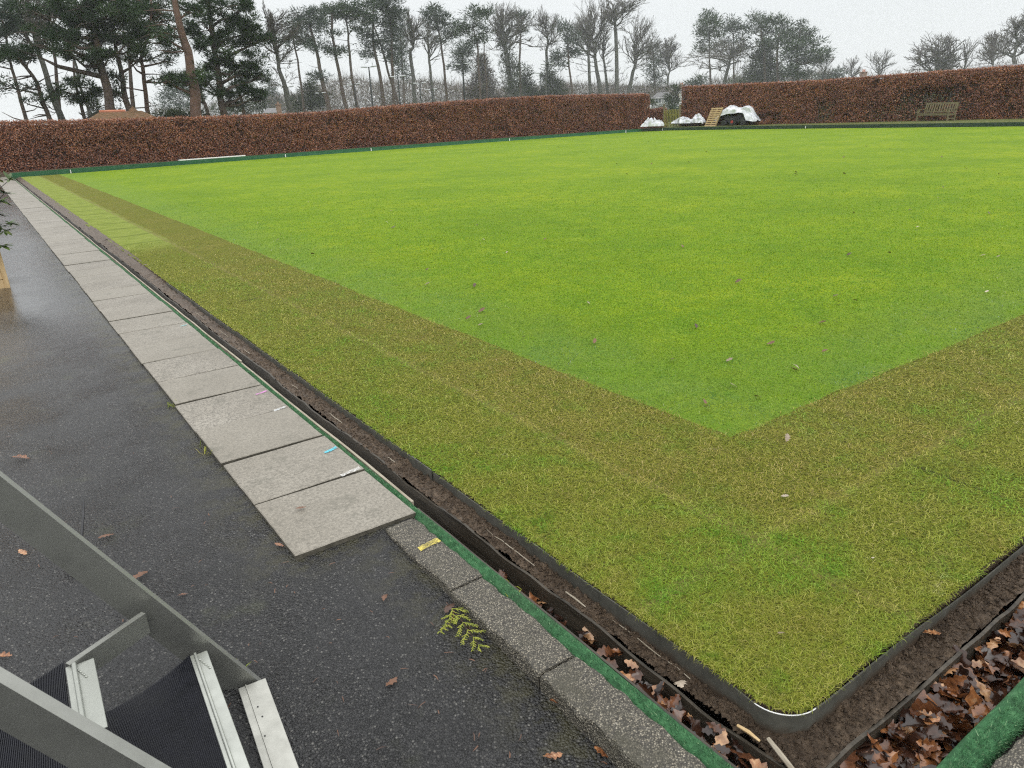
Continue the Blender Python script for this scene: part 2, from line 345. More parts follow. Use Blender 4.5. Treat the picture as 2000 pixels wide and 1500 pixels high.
MA['bladeg'] = m_blade('lawn_blades', [(0, (.10, .22, .008)), (.5, (.17, .32, .010)), (.85, (.25, .39, .02)), (1, (.42, .48, .14))],
    [(.9, .45, .62, (1.18, 1.02, .7), 1), (2.7, .50, .66, (.66, .82, .9), .9), (6, .50, .64, (.70, .78, .8), .9), (3.6, .60, .72, (1.2, 1.0, 1.6), .7)])
MA['greyrender'] = simple('grey_render', (.26, .27, .27), (.36, .37, .37), 1.5, .8); MA['carpet'] = m_carpet(); MA['slabedge'] = simple('dirty_slab_edge', (.03, .027, .02), (.12, .11, .085), 14, .8, 80, .8, .004)
def m_tile():
    t = NT('roof_tiles'); n = t.noise(4, 5, .7); br = t.n('ShaderNodeTexBrick'); t.l(t.map((1, 1, 1)), br.inputs[0]); br.inputs['Scale'].default_value = 5
    c = t.ramp(n, [(.3, (.07, .055, .025)), (.55, (.15, .085, .045)), (.75, (.24, .125, .065))])
    t.bump(t.noise(14, 4), .6, .03); return t.fin(c, .85, .2)
MA['tile'] = m_tile()
def m_chalk(name, col):
    t = NT(name); a = t.math('MULTIPLY', t.sstep(t.noise(110, 5, .8), .34, .56), t.math('MULTIPLY_ADD', t.sstep(t.noise(16, 4, .7), .35, .6), .6, .35))
    t.fin(col, .85, .2); tr = t.n('ShaderNodeBsdfTransparent'); mx = t.n('ShaderNodeMixShader'); t.l(a, mx.inputs[0]); t.l(tr.outputs[0], mx.inputs[1]); t.l(t.b.outputs[0], mx.inputs[2]); t.l(mx.outputs[0], t.out.inputs[0])
    return t.m
def m_rib(name):
    t = NT(name); n = t.noise(14, 5, .7); sp = t.sstep(t.noise(55, 5, .8), .68, .73)
    c = t.mix(t.math('MULTIPLY', sp, .5), t.ramp(n, [(.3, (.005, .006, .009)), (.7, (.014, .015, .022))]), (.16, .16, .16))
    return t.fin(c, t.ramp(n, [(.3, .38), (.7, .6)]), .3)
MA['rubber'] = m_rib('ribbed_rubber')
def m_steel():
    t = NT('steel_strip'); n = t.noise(10, 6, .7); z = t.xyz()[2]
    c = t.ramp(n, [(.3, (.045, .045, .038)), (.7, (.10, .098, .083))])
    mud = t.math('MULTIPLY', t.math('SUBTRACT', 1.0, t.sstep(t.math('ADD', z, t.math('MULTIPLY', t.noise(7, 5, .75), .09)), -.045, .0)), .95); c = t.mix(mud, c, (.06, .042, .028))
    t.bump(t.noise(60, 4), .3, .002); return t.fin(c, .6, .35)
MA['steel'] = m_steel()

# ------------------------------------------------------------------ camera, light, air
cam = bpy.data.cameras.new('camera'); co = bpy.data.objects.new('camera', cam); COL.objects.link(co)
cam.sensor_width = 36; cam.lens = F/2000*36; cam.clip_start = .05; cam.clip_end = 3000
co.matrix_world = Matrix(((rv[0], uv[0], -fv[0], 0), (rv[1], uv[1], -fv[1], 0), (rv[2], uv[2], -fv[2], H), (0, 0, 0, 1)))
cam.dof.use_dof = True; cam.dof.focus_distance = 5.0; cam.dof.aperture_fstop = 9
SC.camera = co
SC.render.engine = 'CYCLES'; SC.view_settings.view_transform = 'Standard'; SC.view_settings.look = 'None'
SC.view_settings.exposure = 0.2; SC.view_settings.gamma = 1
SC.cycles.use_denoising = False; SC.cycles.use_adaptive_sampling = False; SC.cycles.filter_width = 1.15; SC.cycles.sample_clamp_indirect = 3; SC.cycles.max_bounces = 6; SC.cycles.transparent_max_bounces = 4; SC.cycles.volume_bounces = 1
SC.cycles.diffuse_bounces = 3; SC.cycles.glossy_bounces = 2
SUN_EL, SUN_AZ = R(38), R(200)
wd = bpy.data.worlds.new('World'); SC.world = wd; wd.use_nodes = True; wt = wd.node_tree; wt.nodes.clear()
wo = wt.nodes.new('ShaderNodeOutputWorld'); bg = wt.nodes.new('ShaderNodeBackground'); wt.links.new(bg.outputs[0], wo.inputs[0])
sky = wt.nodes.new('ShaderNodeTexSky'); sky.sky_type = 'NISHITA'; sky.sun_disc = False; sky.sun_elevation = SUN_EL; sky.sun_rotation = SUN_AZ
hs = wt.nodes.new('ShaderNodeHueSaturation'); hs.inputs['Saturation'].default_value = .15; wt.links.new(sky.outputs[0], hs.inputs['Color'])
tc = wt.nodes.new('ShaderNodeTexCoord'); sx = wt.nodes.new('ShaderNodeSeparateXYZ'); wt.links.new(tc.outputs['Generated'], sx.inputs[0])
cr = wt.nodes.new('ShaderNodeValToRGB'); wt.links.new(sx.outputs[2], cr.inputs[0])
el = cr.color_ramp.elements; SKYK = 8.6
for p, v in ((0.0, (.86, .885, .895)), (.10, (.83, .865, .88)), (.20, (.88, .90, .91)), (.55, (1.7, 1.72, 1.72)), (1.0, (2.5, 2.5, 2.5))):
    e = el[0] if p == 0 else (el[len(el)-1] if p == 1 else el.new(p)); e.position = p; e.color = tuple(k for k in v)+(1,)
nn = wt.nodes.new('ShaderNodeTexNoise'); nn.inputs['Scale'].default_value = 1.6; nn.inputs['Detail'].default_value = 3
wt.links.new(tc.outputs['Generated'], nn.inputs['Vector'])
mr = wt.nodes.new('ShaderNodeMapRange'); mr.inputs[1].default_value = .3; mr.inputs[2].default_value = .7; mr.inputs[3].default_value = .95; mr.inputs[4].default_value = 1.06; wt.links.new(nn.outputs['Fac'], mr.inputs[0])
vm = wt.nodes.new('ShaderNodeVectorMath'); vm.operation = 'SCALE'; wt.links.new(cr.outputs[0], vm.inputs[0]); wt.links.new(mr.outputs[0], vm.inputs['Scale'])
v2 = wt.nodes.new('ShaderNodeVectorMath'); v2.operation = 'SCALE'; v2.inputs['Scale'].default_value = 9.2; wt.links.new(vm.outputs[0], v2.inputs[0])
mixw = wt.nodes.new('ShaderNodeMix'); mixw.data_type = 'RGBA'; mixw.inputs[0].default_value = .93
wt.links.new(hs.outputs[0], mixw.inputs[6]); wt.links.new(v2.outputs[0], mixw.inputs[7]); wt.links.new(mixw.outputs[2], bg.inputs[0])
bg.inputs[1].default_value = .10
sl = bpy.data.lights.new('sun', 'SUN'); sl.energy = .6; sl.angle = R(30); sl.color = (1, .97, .92)
so = bpy.data.objects.new('sun', sl); COL.objects.link(so)
sd = Vector((math.sin(SUN_AZ)*math.cos(SUN_EL), math.cos(SUN_AZ)*math.cos(SUN_EL), math.sin(SUN_EL)))
so.rotation_euler = sd.to_track_quat('Z', 'Y').to_euler()

def haze():
    mb = MB(); mb.box((60, 150, 22), (900, 900, 51))
    t = NT('haze_air'); t.t.nodes.remove(t.b); v = t.n('ShaderNodeVolumePrincipled'); v.inputs['Color'].default_value = (.93, .96, 1, 1)
    v.inputs['Density'].default_value = .0005; v.inputs['Anisotropy'].default_value = .2; t.l(v.outputs[0], t.out.inputs['Volume'])
    tag(obj('haze', mb, t.m), kind='stuff', label='thin grey mist in the air over the park', cat='haze')
haze()

# ------------------------------------------------------------------ ground, asphalt, lawn
FAR = [(1.30, 38.25), (12, 39.35), (29, 40.45), (40.7, 40.55)]            # back edge of the green
RGT = [(42.0, 39.4), (42.9, 32.0), (43.1, 16.0), (43.2, -6)]              # right edge
def ground():
    mb = MB(); X = [-600, -9, 1.2, 60, 700]; Y = [-300, -6, 42, 700]
    out = [(-700, -400), (900, -400), (900, 900), (-700, 900)]
    inn = [(-9, -5), (43.5, -5), (43.4, 16), (43.2, 32), (42.2, 39.9), (41, 40.9), (29, 40.8), (12, 39.7), (1.3, 38.6), (-9, 38.4)]
    z0 = .14
    # ring between the outer square and the bowling green
    vs = [(x, y, z0) for x, y in out]+[(x, y, z0) for x, y in inn]
    fs = [(0, 1, 5, 4), (1, 6, 5), (1, 7, 6), (1, 2, 7), (2, 8, 7), (2, 9, 8), (2, 10, 9), (2, 3, 10), (3, 11, 10), (3, 12, 11), (3, 13, 12), (3, 0, 13), (0, 4, 13)]
    b0 = len(vs); vs += [(x, y, -.4) for x, y in inn]; fs += [(4+i, 4+(i+1) % 10, b0+(i+1) % 10, b0+i) for i in range(10)]
    mb.add(vs, fs); tag(obj('ground', mb, MA['park']), kind='structure')
ground()
def slope(y): return .030-.088*max(0, min(1, (2.75-y)/2.2))
def asphalt():
    mb = MB(); ys = np.concatenate([np.linspace(-2.5, 4, 40), np.linspace(4.5, 38.9, 40)]); xs = np.linspace(-9, 1.24, 48)
    P = np.array([[(x, y, slope(y)+.006*nz2(x, y, .8)+(.012*nz2(x, y, .35) if y > 5 else 0)) for x in xs] for y in ys]); mb.grid(P)
    tag(obj('asphalt_path', mb, MA['asphalt'], smooth=True), kind='structure')
asphalt()
EDGE = []                                                                  # outer line of the turf: left edge, rounded corner, near edge
for y in list(np.linspace(38.25, 12, 60))+list(np.arange(11.8, 1.06, -.045)): EDGE.append((1.560+.010*nz2(1, y, .9)+.004*nz2(1, y, 6)+(.012*nz2(1, y, .5) if y > 9 else 0), y))
for k in range(0, 13):
    a = R(180+90*k/12); EDGE.append((1.675+.114*math.cos(a), 1.02+.113*math.sin(a)))
for x in list(np.arange(1.72, 6, .045))+list(np.linspace(6.2, 43.0, 60)): EDGE.append((x, .908+.012*nz2(x, 3, 1.1)+.008*nz2(x, 3, 7)))
def turf():
    mb = MB(); n = len(EDGE); top = []; inn = []; low = []
    for (x, y) in EDGE:
        wob = .03*nz2(x, y, 1.5, 7)+.02*nz2(x, y, 7, 3)
        if y > 2.28: q = (3.0+wob+.004*max(0, y-8)*.3, min(y, 38.4))
        elif x > 3.0: q = (x, 2.28+wob)
        else: q = (3.0, 2.28)
        inn.append(q)
    vs = [(x, y, 0) for x, y in EDGE]+[(x, y, 0) for x, y in inn]+[(x+(.006 if y > 1 else 0), y+(.006 if y < 1 else 0), -.045) for x, y in EDGE]+[(x+.008, y+.008, -.16) for x, y in EDGE]
    fs = [(i, i+1, n+i+1, n+i) for i in range(n-1)]; mb.add(vs, [], 0)
    mb.f += [f[::-1] for f in fs]; mb.m += [0]*(n-1)
    mb.f += [(i, 2*n+i, 2*n+i+1, i+1)[::-1] for i in range(n-1)]+[(2*n+i, 3*n+i, 3*n+i+1, 2*n+i+1)[::-1] for i in range(n-1)]; mb.m += [1]*(2*n-2)
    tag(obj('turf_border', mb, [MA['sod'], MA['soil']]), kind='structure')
    mb = MB(); loop = [q for i, q in enumerate(inn) if i == 0 or q != inn[i-1]]
    k = loop.index((3.0, 2.28)) if (3.0, 2.28) in loop else len(loop)//2
    vs = [(x, y, 0) for x, y in loop]; far = [(43.0, 16), (42.8, 32), (41.9, 39.3), (40.6, 40.4), (29, 40.3), (12, 39.2)]
    vs += [(x, y, 0) for x, y in far]; mb.add(vs, [tuple(range(len(vs)))])
    tag(obj('lawn', mb, MA['lawn']), kind='structure')
turf()

def blades(name, label, mat, area, dens, L, W, tilt, lo, hi, zoff=0.0, edge=None, two=True):
    x0, x1, y0, y1 = area; n = int((x1-x0)*(y1-y0)*dens)
    P = np.stack([rng.uniform(x0, x1, n), rng.uniform(y0, y1, n), np.full(n, zoff)], 1)
    px, py, d = project(P); k = (d > .3) & (px > -80) & (px < 2080) & (py > -20) & (py < 1580)
    if edge is not None: k &= edge(P)
    P = P[k]; n = len(P); dist = np.hypot(P[:, 0], P[:, 1])
    az = rng.uniform(0, 2*np.pi, n)
    flow = np.array([nz2(p[0], p[1], .9, 3)*4 for p in P[::max(1, n//4000)]]); flow = np.repeat(flow, max(1, n//4000))[:n]
    if len(flow) < n: flow = np.pad(flow, (0, n-len(flow)))
    ti = np.radians(rng.uniform(tilt[0], tilt[1], n)); ln = rng.uniform(L[0], L[1], n); w = rng.uniform(W[0], W[1], n)
    dirv = np.stack([np.cos(az)*np.sin(ti), np.sin(az)*np.sin(ti), np.cos(ti)], 1)
    side = np.stack([-np.sin(az), np.cos(az), np.zeros(n)], 1)*w[:, None]*.5
    mid = P+dirv*(ln*.55)[:, None]; tip = P+dirv*ln[:, None]; bend = rng.uniform(.15, .55, n)*ln
    tip[:, 2] -= bend*np.sin(ti); tip += side*rng.uniform(-6, 6, n)[:, None]; tip[:, 2] = np.maximum(tip[:, 2], .003+zoff*0+P[:, 2]*1.0)
    V = np.stack([P-side, P+side, mid+side*.8, mid-side*.8, tip], 1).reshape(-1, 3)
    b = np.arange(n)[:, None]*5
    T = np.concatenate([b+np.array([[0, 1, 2]]), b+np.array([[0, 2, 3]]), b+np.array([[3, 2, 4]])])
    rn = np.clip(rng.beta(2.0, 2.2, n)*(hi-lo)+lo, 0, 1)
    return V, T, np.repeat(rn, 5)
def grass(name, label, mat, parts):
    Vs, Ts, Rs, o = [], [], [], 0
    for V, T, r in parts: Vs.append(V); Ts.append(T+o); Rs.append(r); o += len(V)
    ob = fast(name, np.concatenate(Vs), np.concatenate(Ts), np.concatenate(Rs), mat); tag(ob, label, 'grass', kind='stuff')
def in_sod(P):
    x, y = P[:, 0], P[:, 1]; jx = 2.99+rng.normal(0, .03, len(x)); jy = 2.27+rng.normal(0, .03, len(x)); ok = ((x < jx) | (y < jy)) & (x > 1.552) & (y > .898)
    return ok & ~((x < 1.675) & (y < 1.02) & (np.hypot(x-1.675, y-1.02) > .122))
def ring(a, b): return lambda P: in_sod(P) & (np.hypot(P[:, 0], P[:, 1]) >= a) & (np.hypot(P[:, 0], P[:, 1]) < b)
def lawn_ring(a, b): return lambda P: (P[:, 0] > 3.0+rng.normal(0, .03, len(P))) & (P[:, 1] > 2.28+rng.normal(0, .03, len(P))) & (np.hypot(P[:, 0], P[:, 1]) >= a) & (np.hypot(P[:, 0], P[:, 1]) < b)
def steps_of(box, fn, r0, r1, k, dens, L, W, tilt, hi):
    out = []; rs = np.geomspace(r0, r1, k+1)
    for a, b in zip(rs[:-1], rs[1:]):
        m = (a+b)/2; out.append(blades('', '', None, (max(box[0], 0), min(box[1], b+.1), max(box[2], 0), min(box[3], b+.1)), dens(m), L(m), W(m), tilt, 0, hi, edge=fn(0 if a == r0 else a, b)))
    return out
grass('turf_grass', 'matted olive and straw coloured grass of the newly laid turf border', MA['blade'],
      steps_of((1.55, 13, .89, 13), ring, 1.7, 13, 12, lambda d: 33000*min(1, (2.2/d))**1.9*(1 if d < 8 else (13.2-d)/5.2), lambda d: (.014, .040), lambda d: (.0009*max(1, d/2.0), .0019*max(1, d/2.0)), (42, 84), 1))
grass('lawn_grass', 'short bright green grass of the bowling lawn', MA['bladeg'],
      steps_of((2.85, 22, 2.15, 22), lawn_ring, 3.4, 22, 16, lambda d: 15000*min(1, 4.2/d)**2.1*(1 if d < 9 else max(.02, (22-d)/13)), lambda d: (.008, .022+d*.0006), lambda d: (.0016*max(1, d/4), .0029*max(1, d/4)), (20, 75), 1))

# ------------------------------------------------------------------ ditch, soil, edgings
def sx_(y): return 1.437+.045*max(0, min(1, (3.0-y)/1.9))
def sz_(y): return -.055-.033*max(0, min(1, (3.0-y)/1.9))
def ditches():
    mb = MB()
    mb.grid(np.array([[(1.24, y, -.21), (1.49, y, -.20)] for y in np.linspace(-.5, 38.6, 60)]))
    mb.grid(np.array([[(x, .40, -.20), (x, .82, -.20)] for x in np.linspace(1.49, 43.2, 60)]))
    mb.grid(np.array([[(1.2, y, -.225), (44, y, -.225)] for y in (-.6, 39)]))
    tag(obj('ditch', mb, MA['ditch']), kind='structure')
    mb = MB()
    def zs(x, y): return -.088+.014*nz2(x, y, 9)+.022*abs(nz2(x, y, 22, 5))+.012*nz2(x, y, 55, 2)
    for ys, nx in ((np.arange(.79, 6, .012), 17), (np.arange(5.99, 14, .05), 8), (np.arange(13.9, 38.4, .2), 6)):
        mb.grid(np.array([[(x, y, zs(x, y)+sz_(y)+.088+.05*max(0, min(1, (y-8)/4))*(x-1.43)/.13) for x in np.linspace(sx_(y)+.004+.014*nz2(0, y, 1.3)+.006*nz2(0, y, 5), 1.60, nx)] for y in ys]))
    for xs, ny in ((np.arange(1.598, 4.2, .014), 14), (np.arange(4.19, 43, .15), 6)):
        mb.grid(np.array([[(x, y, zs(x, y)) for y in np.linspace(.79+.012*nz2(x, 0, 1.3), .94, ny)] for x in xs]))
    for i in range(6500):                                                   # crumbs of earth
        if random.random() < .62: y = random.uniform(.8, 1+random.random()**1.7*7); x = random.uniform(sx_(y)+.005, 1.55)
        else: x = random.uniform(1.5, 3.6); y = random.uniform(.8, .905)
        r = random.uniform(.0022, .007)*(1.7 if random.random() < .12 else 1); z = zs(x, y)+(sz_(y)+.088 if x < 1.57 else 0)+r*.4
        o = [random.uniform(.6, 1.3) for _ in range(6)]
        mb.add([(x+r*o[0], y, z), (x-r*o[1], y, z), (x, y+r*o[2], z), (x, y-r*o[3], z), (x, y, z+r*o[4]), (x, y, z-r*o[5])],
               [(0, 2, 4), (2, 1, 4), (1, 3, 4), (3, 0, 4), (2, 0, 5), (1, 2, 5), (3, 1, 5), (0, 3, 5)])
    tag(obj('soil', mb, MA['soil'], smooth=False), kind='structure')
ditches()
def wall_strip(path, z0, z1, th, nrm, wob=0.0, ws=1.3):                      # upright strip along a path
    mb = MB(); rows = []
    for i, (x, y) in enumerate(path):
        w = wob*nz2(x, y, ws, 9); nx, ny = nrm(i); zt = z1(x, y) if callable(z1) else z1
        a = (x+nx*w, y+ny*w); b = (a[0]+nx*th, a[1]+ny*th)
        rows.append([(a[0], a[1], z0), (a[0], a[1], zt), (b[0], b[1], zt), (b[0], b[1], z0)])
    mb.grid(np.array(rows)); k = len(rows)
    mb.f.append((0, 1, 2, 3)); mb.f.append(tuple((k-1)*4+j for j in (3, 2, 1, 0))); mb.m += [0, 0]
    return mb
ys = list(np.arange(.79, 9, .04))+list(np.arange(9, 38.3, .3))
o = obj('timber_board', wall_strip([(sx_(y)-.004, y) for y in ys], -.215, lambda x, y: sz_(y)+.004+.030*nz2(x, y, 1.6)+.010*nz2(x, y, 7), .011, lambda i: (1, 0), .018), MA['darkwood'])
tag(o, 'dark warped wet timber lining beside the slab ditch, holding back the soil', 'timber')
xs = list(np.arange(1.495, 5, .04))+list(np.arange(5, 43, .4))
o = obj('timber_board', wall_strip([(x, .778) for x in xs], -.205, lambda x, y: -.084+.026*nz2(x, y, 1.6)+.010*nz2(x, y, 7), .012, lambda i: (0, 1), .016), MA['darkwood'])
tag(o, 'mossy dark timber lining beside the leaf filled ditch at bottom right', 'timber')
def steel():
    root = empty('steel_edging', (1.56, 3, -.1)); tag(root, 'grey metal strip standing along the turf edge and bent round its corner', 'edging')
    path = []
    for y in np.arange(9.3, 1.03, -.06): path.append((1.550+.010*nz2(1, y, .9)+.004*nz2(2, y, 2.3), y))
    for k in range(13):
        a = R(180+90*k/12); path.append((1.676+.126*math.cos(a), 1.02+.124*math.sin(a)))
    for x in np.arange(1.72, 3.6, .06): path.append((x, .897+.006*nz2(x, 4, 2)))
    def nrm(i):
        a, b = path[max(0, i-1)], path[min(len(path)-1, i+1)]; dx, dy = b[0]-a[0], b[1]-a[1]; n = math.hypot(dx, dy); return (-dy/n, dx/n)
    def zt(x, y): return (-.006+.006*nz2(x, y, 1.2) if y > 1.1 else (-.012 if x < 1.8 else -.012-.03*min(1, (x-1.8)/.8)))
    obj('strip', wall_strip(path, -.15, zt, .005, nrm), MA['steel'], root)
    mb = MB(); mb.bar((1.547, 3.20, -.055), (1.547, 2.99, -.055), .006, .125, bev=.001); obj('joint_plate', mb, MA['steel'], root)
    mb = MB(); rim = [(p[0]+nrm(i)[0]*.001, p[1]+nrm(i)[1]*.001, zt(*p)+.001) for i, p in enumerate(path) if p[1] < 1.06 and p[0] < 1.70]
    mb.tube(rim, [.0022]*len(rim), 5); obj('bare_rim', mb, MA['white'], root)
steel()

def carpet(name, label, path, wdt, nfuzz):
    root = empty(name, (path[0][0], path[0][1], 0)); tag(root, label, 'artificial grass')
    mb = MB(); rows = []; prof = []
    nth = 26
    for i, (x, y, nx, ny) in enumerate(path):
        row = []
        for k in range(nth+1):
            t = k/nth; a = math.pi*t; rr = 1+(.05 if k % 2 else -.05)
            off = -math.cos(a)*(wdt(y) if callable(wdt) else wdt)/2; z = -.012+.046*math.sin(a)**.8*rr+.004*nz2(x, y, 3)
            w = .005*nz2(x, y, 4)+.012*nz2(x, y, 1.1)*min(1, max(0, y/4))
            row.append((x+nx*(off+w), y+ny*(off+w), z))
        rows.append(row)
    P = np.array(rows); mb.grid(P); obj('roll', mb, MA['carpet'], root, smooth=True)
    # pile fibres
    n = nfuzz; L = min(len(path)-2, int(len(path)*.999)); ii = (rng.random(n)**1.6*(L-1)).astype(int); kk = (rng.random(n)*.62*nth).astype(int)
    B = P[ii, kk]+(P[ii+1, kk+1]-P[ii, kk])*rng.random((n, 1)); cen = P[ii, nth//2].copy(); cen[:, 2] -= .05
    dr = B-cen; dr /= np.linalg.norm(dr, axis=1)[:, None]; dr += rng.normal(0, .45, (n, 3))
    ln = rng.uniform(.004, .011, n)[:, None]; s = rng.normal(0, 1, (n, 3)); s /= np.linalg.norm(s, axis=1)[:, None]
    w = rng.uniform(.0008, .0016, n)[:, None]
    V = np.stack([B-s*w, B+s*w, B+dr*ln], 1).reshape(-1, 3); T = np.arange(3*n).reshape(-1, 3)
    f = fast('pile', V, T, np.repeat(rng.random(n), 3), MA['fuzz'], root); f['kind'] = 'stuff'
ys = list(np.arange(.30, 7, .02))+list(np.arange(7, 38.3, .15))
carpet('artificial_grass_roll', 'long green artificial grass roll edging the slabs and kerb', [(1.262+.017*max(0, min(1, (y-2.3)/.5)), y, 1, 0) for y in ys], (lambda y: .074-.022*max(0, min(1, (y-2.3)/.5))), 22000)
xs = list(np.arange(1.36, 4, .02))+list(np.arange(4, 40, .3))
carpet('artificial_grass_roll', 'short visible length of green artificial grass roll in the bottom right corner', [(x, .535, 0, 1) for x in xs], .082, 16000)
# pale timber strip between the roll and the ditch, broken in two
for (a, b, dx, lab) in ((2.75, 5.45, 0.0, 'pale weathered timber strip between green roll and ditch, nearer length'), (5.5, 38.2, .022, 'pale weathered timber strip between green roll and ditch, far length')):
    ys = list(np.arange(a, min(b, 9), .06))+list(np.arange(9, b, .4)) if b > 9 else list(np.arange(a, b, .06))
    o = obj('timber_strip', wall_strip([(1.304+dx*.5, y) for y in ys], -.03, lambda x, y: .018+.008*nz2(x, y, 1.7), .013, lambda i: (1, 0), .008), MA['palewood']); tag(o, lab, 'timber')
ys = list(np.arange(.3, 2.75, .06))
o = obj('timber_strip', wall_strip([(1.304, y) for y in ys], -.2, lambda x, y: .006+.006*nz2(x, y, 1.7), .008, lambda i: (1, 0), .004), MA['darkwood']); tag(o, 'dark timber strip backing the green roll alongside the kerb', 'timber')

# ------------------------------------------------------------------ slabs and kerbs
MARK = {1: ('faint white mark, second from the near end', [((.70, .70, .68), 1.13, 1.24, 3.16)]),
        2: ('bright blue paint mark, third from the near end', [((.10, .50, .62), 1.165, 1.245, 3.46)]),
        3: ('smudged white dash, just beyond the blue marked one', [((.60, .63, .62), 1.165, 1.24, 3.83)]),
        4: ('thin white dash, just before the pink marked one', [((.62, .64, .64), 1.155, 1.235, 4.24)]),
        5: ('pink paint mark at its ditch edge', [((.62, .26, .56), 1.155, 1.235, 4.60)]),
        7: ('yellow paint mark at its ditch edge', [((.68, .58, .18), 1.19, 1.25, 5.71)]),
        9: ('small turquoise paint dab at its ditch edge', [((.22, .52, .55), 1.175, 1.235, 6.81)]),
        14: ('tiny pale blue dab, beyond the turquoise one', [((.35, .55, .55), 1.18, 1.235, 9.55)])}
def slab(i):
    y0 = 2.612+.542*i; y1 = y0+.529-(.004 if i % 3 == 1 else 0)-.003*(i % 2); tilt = random.uniform(-.004, .004); dz = random.uniform(-.004, .004)
    mb = MB(); n = 14 if i < 8 else 4; xs = np.linspace(.698+random.uniform(-.004, .004), 1.254+random.uniform(-.004, .004), n); ys = np.linspace(y0, y1, n)
    bev = .004; r = random.random()
    P = np.array([[(x+.002*nz2(x, y, 18), y+.0025*nz2(x, y, 14), .05+dz+tilt*(x-1)*3+.0012*nz2(x, y, 22)-(bev if (k in (0, n-1) or j in (0, n-1)) else 0)) for k, x in enumerate(xs)] for j, y in enumerate(ys)])
    P[1, :, 1] = P[0, :, 1]+bev; P[-2, :, 1] = P[-1, :, 1]-bev; P[:, 1, 0] = P[:, 0, 0]+bev; P[:, -2, 0] = P[:, -1, 0]-bev
    mb.grid(P, 0, r)
    ring_ = list(P[0, :])+list(P[1:, -1])+list(P[-1, ::-1][1:])+list(P[::-1, 0][1:-1]); m = len(ring_)
    mb.add(ring_+[(p[0], p[1], .001) for p in ring_], [(k, m+k, m+(k+1) % m, (k+1) % m) for k in range(m)], 1, r)
    root = obj('paving_slab', mb, [MA['slab'], MA['slabedge']]); root['kind'] = 'thing'
    g = 'paving slabs in a row along the left edge'
    if i in MARK:
        lab, marks = MARK[i]; tag(root, 'concrete paving slab with '+lab, 'paving slab', g)
        for (c, xa, xb, ym) in marks:
            q = MB(); k = 9; e = []
            for j in range(k+1): e.append((xa+(xb-xa)*j/k, ym+.035*(j/k-.5)*.6+.004*random.random()))
            w = .015
            top = lambda x: .05+dz+tilt*(x-1)*3+.0016
            q.add([(x, y-w*random.uniform(.5, 1.1), top(x)) for x, y in e]+[(x, y+w*random.uniform(.5, 1.1), top(x)) for x, y in e], [(j, j+1, k+2+j, k+1+j) for j in range(k)])
            pm = obj('paint_mark', q, m_chalk('chalk', c), root)
    elif i == 0: tag(root, 'concrete paving slab nearest the camera, with a brown leaf lying on it', 'paving slab', g)
    elif i == 6: tag(root, 'plain unmarked concrete slab between the pink marked and the yellow marked slab', 'paving slab', g)
    elif i == 8: tag(root, 'plain unmarked concrete slab between the yellow marked and the turquoise marked slab', 'paving slab', g)
    else: tag(root, 'plain unmarked concrete slab in the distant stretch of the row along the asphalt path', 'paving slab', g)
for i in range(67): slab(i)
def kerbstone(a0, a1, axis, c0, c1, label, mark=None, seed=0):
    n1 = max(8, int((a1-a0)/.016)); n2 = 12; mb = MB(); rows = []
    base = slope(a0)-.05 if axis == 'y' else -.12
    for j in range(n1+1):
        t = a0+.002+(a1-a0-.004)*j/n1; row = []
        prof = [(c0, base), (c0, -.01), (c0+.001, .030), (c0+.006, .038)]+[(c0+.006+(c1-c0-.014)*k/n2, .040) for k in range(1, n2)]+[(c1-.008, .038), (c1-.001, .028), (c1, -.01), (c1, base-.06)]
        for k, (c, z) in enumerate(prof):
            e = 1.0 if k in (1, 2, 3, len(prof)-2, len(prof)-3, len(prof)-4) else .25
            dc = .007*e*nz2(t, z*5+c*3, 9, seed+2)+.007*e*nz2(t, c*4, 26, seed)*(1.6 if k > 6 else 1); dz = .004*e*nz2(t, c*5, 16, seed+5)+.003*nz2(t*1.0, c, 40, seed)
            if k <= 1: dc *= .4
            if j in (0, n1): dz -= .004
            p = (c+dc, t+.003*nz2(c, t, 20), z+dz) if axis == 'y' else (t+.003*nz2(c, t, 20), c+dc, z+dz); row.append(p)
        rows.append(row)
    P = np.array(rows); mb.grid(P); m = P.shape[1]
    mb.add(P[0], [tuple(range(m))]); mb.add(P[-1], [tuple(range(m))[::-1]])
    o = obj('kerb_stone', mb, MA['kerb']); tag(o, label, 'kerb stone', 'aggregate kerb stones', 'thing')
    if mark:
        q = MB(); k = 8; e = [(c0+.035+(c1-c0-.05)*j/k, mark+.012*(j/k)) for j in range(k+1)]
        q.add([(x, y-.018*random.uniform(.7, 1.1), .0465) for x, y in e]+[(x, y+.018*random.uniform(.7, 1.1), .0465) for x, y in e], [(j, j+1, k+2+j, k+1+j) for j in range(k)])
        obj('paint_mark', q, m_chalk('chalk', (.62, .52, .12)), o)
kerbstone(2.03, 2.585, 'y', 1.085, 1.236, 'rough aggregate kerb stone with a yellow paint mark, touching the last slab', 2.335, 1)
kerbstone(1.48, 2.022, 'y', 1.080, 1.232, 'cracked aggregate kerb stone beside the fallen conifer sprig', None, 8)
kerbstone(.93, 1.472, 'y', 1.078, 1.234, 'pale pitted aggregate kerb stone next after the cracked one', None, 15)
kerbstone(.38, .922, 'y', 1.078, 1.236, 'aggregate kerb stone running out of the bottom edge of the photo', None, 22)
kerbstone(1.40, 2.9, 'x', .30, .478, 'rough grey kerb stone behind the green roll in the bottom right corner', None, 31)

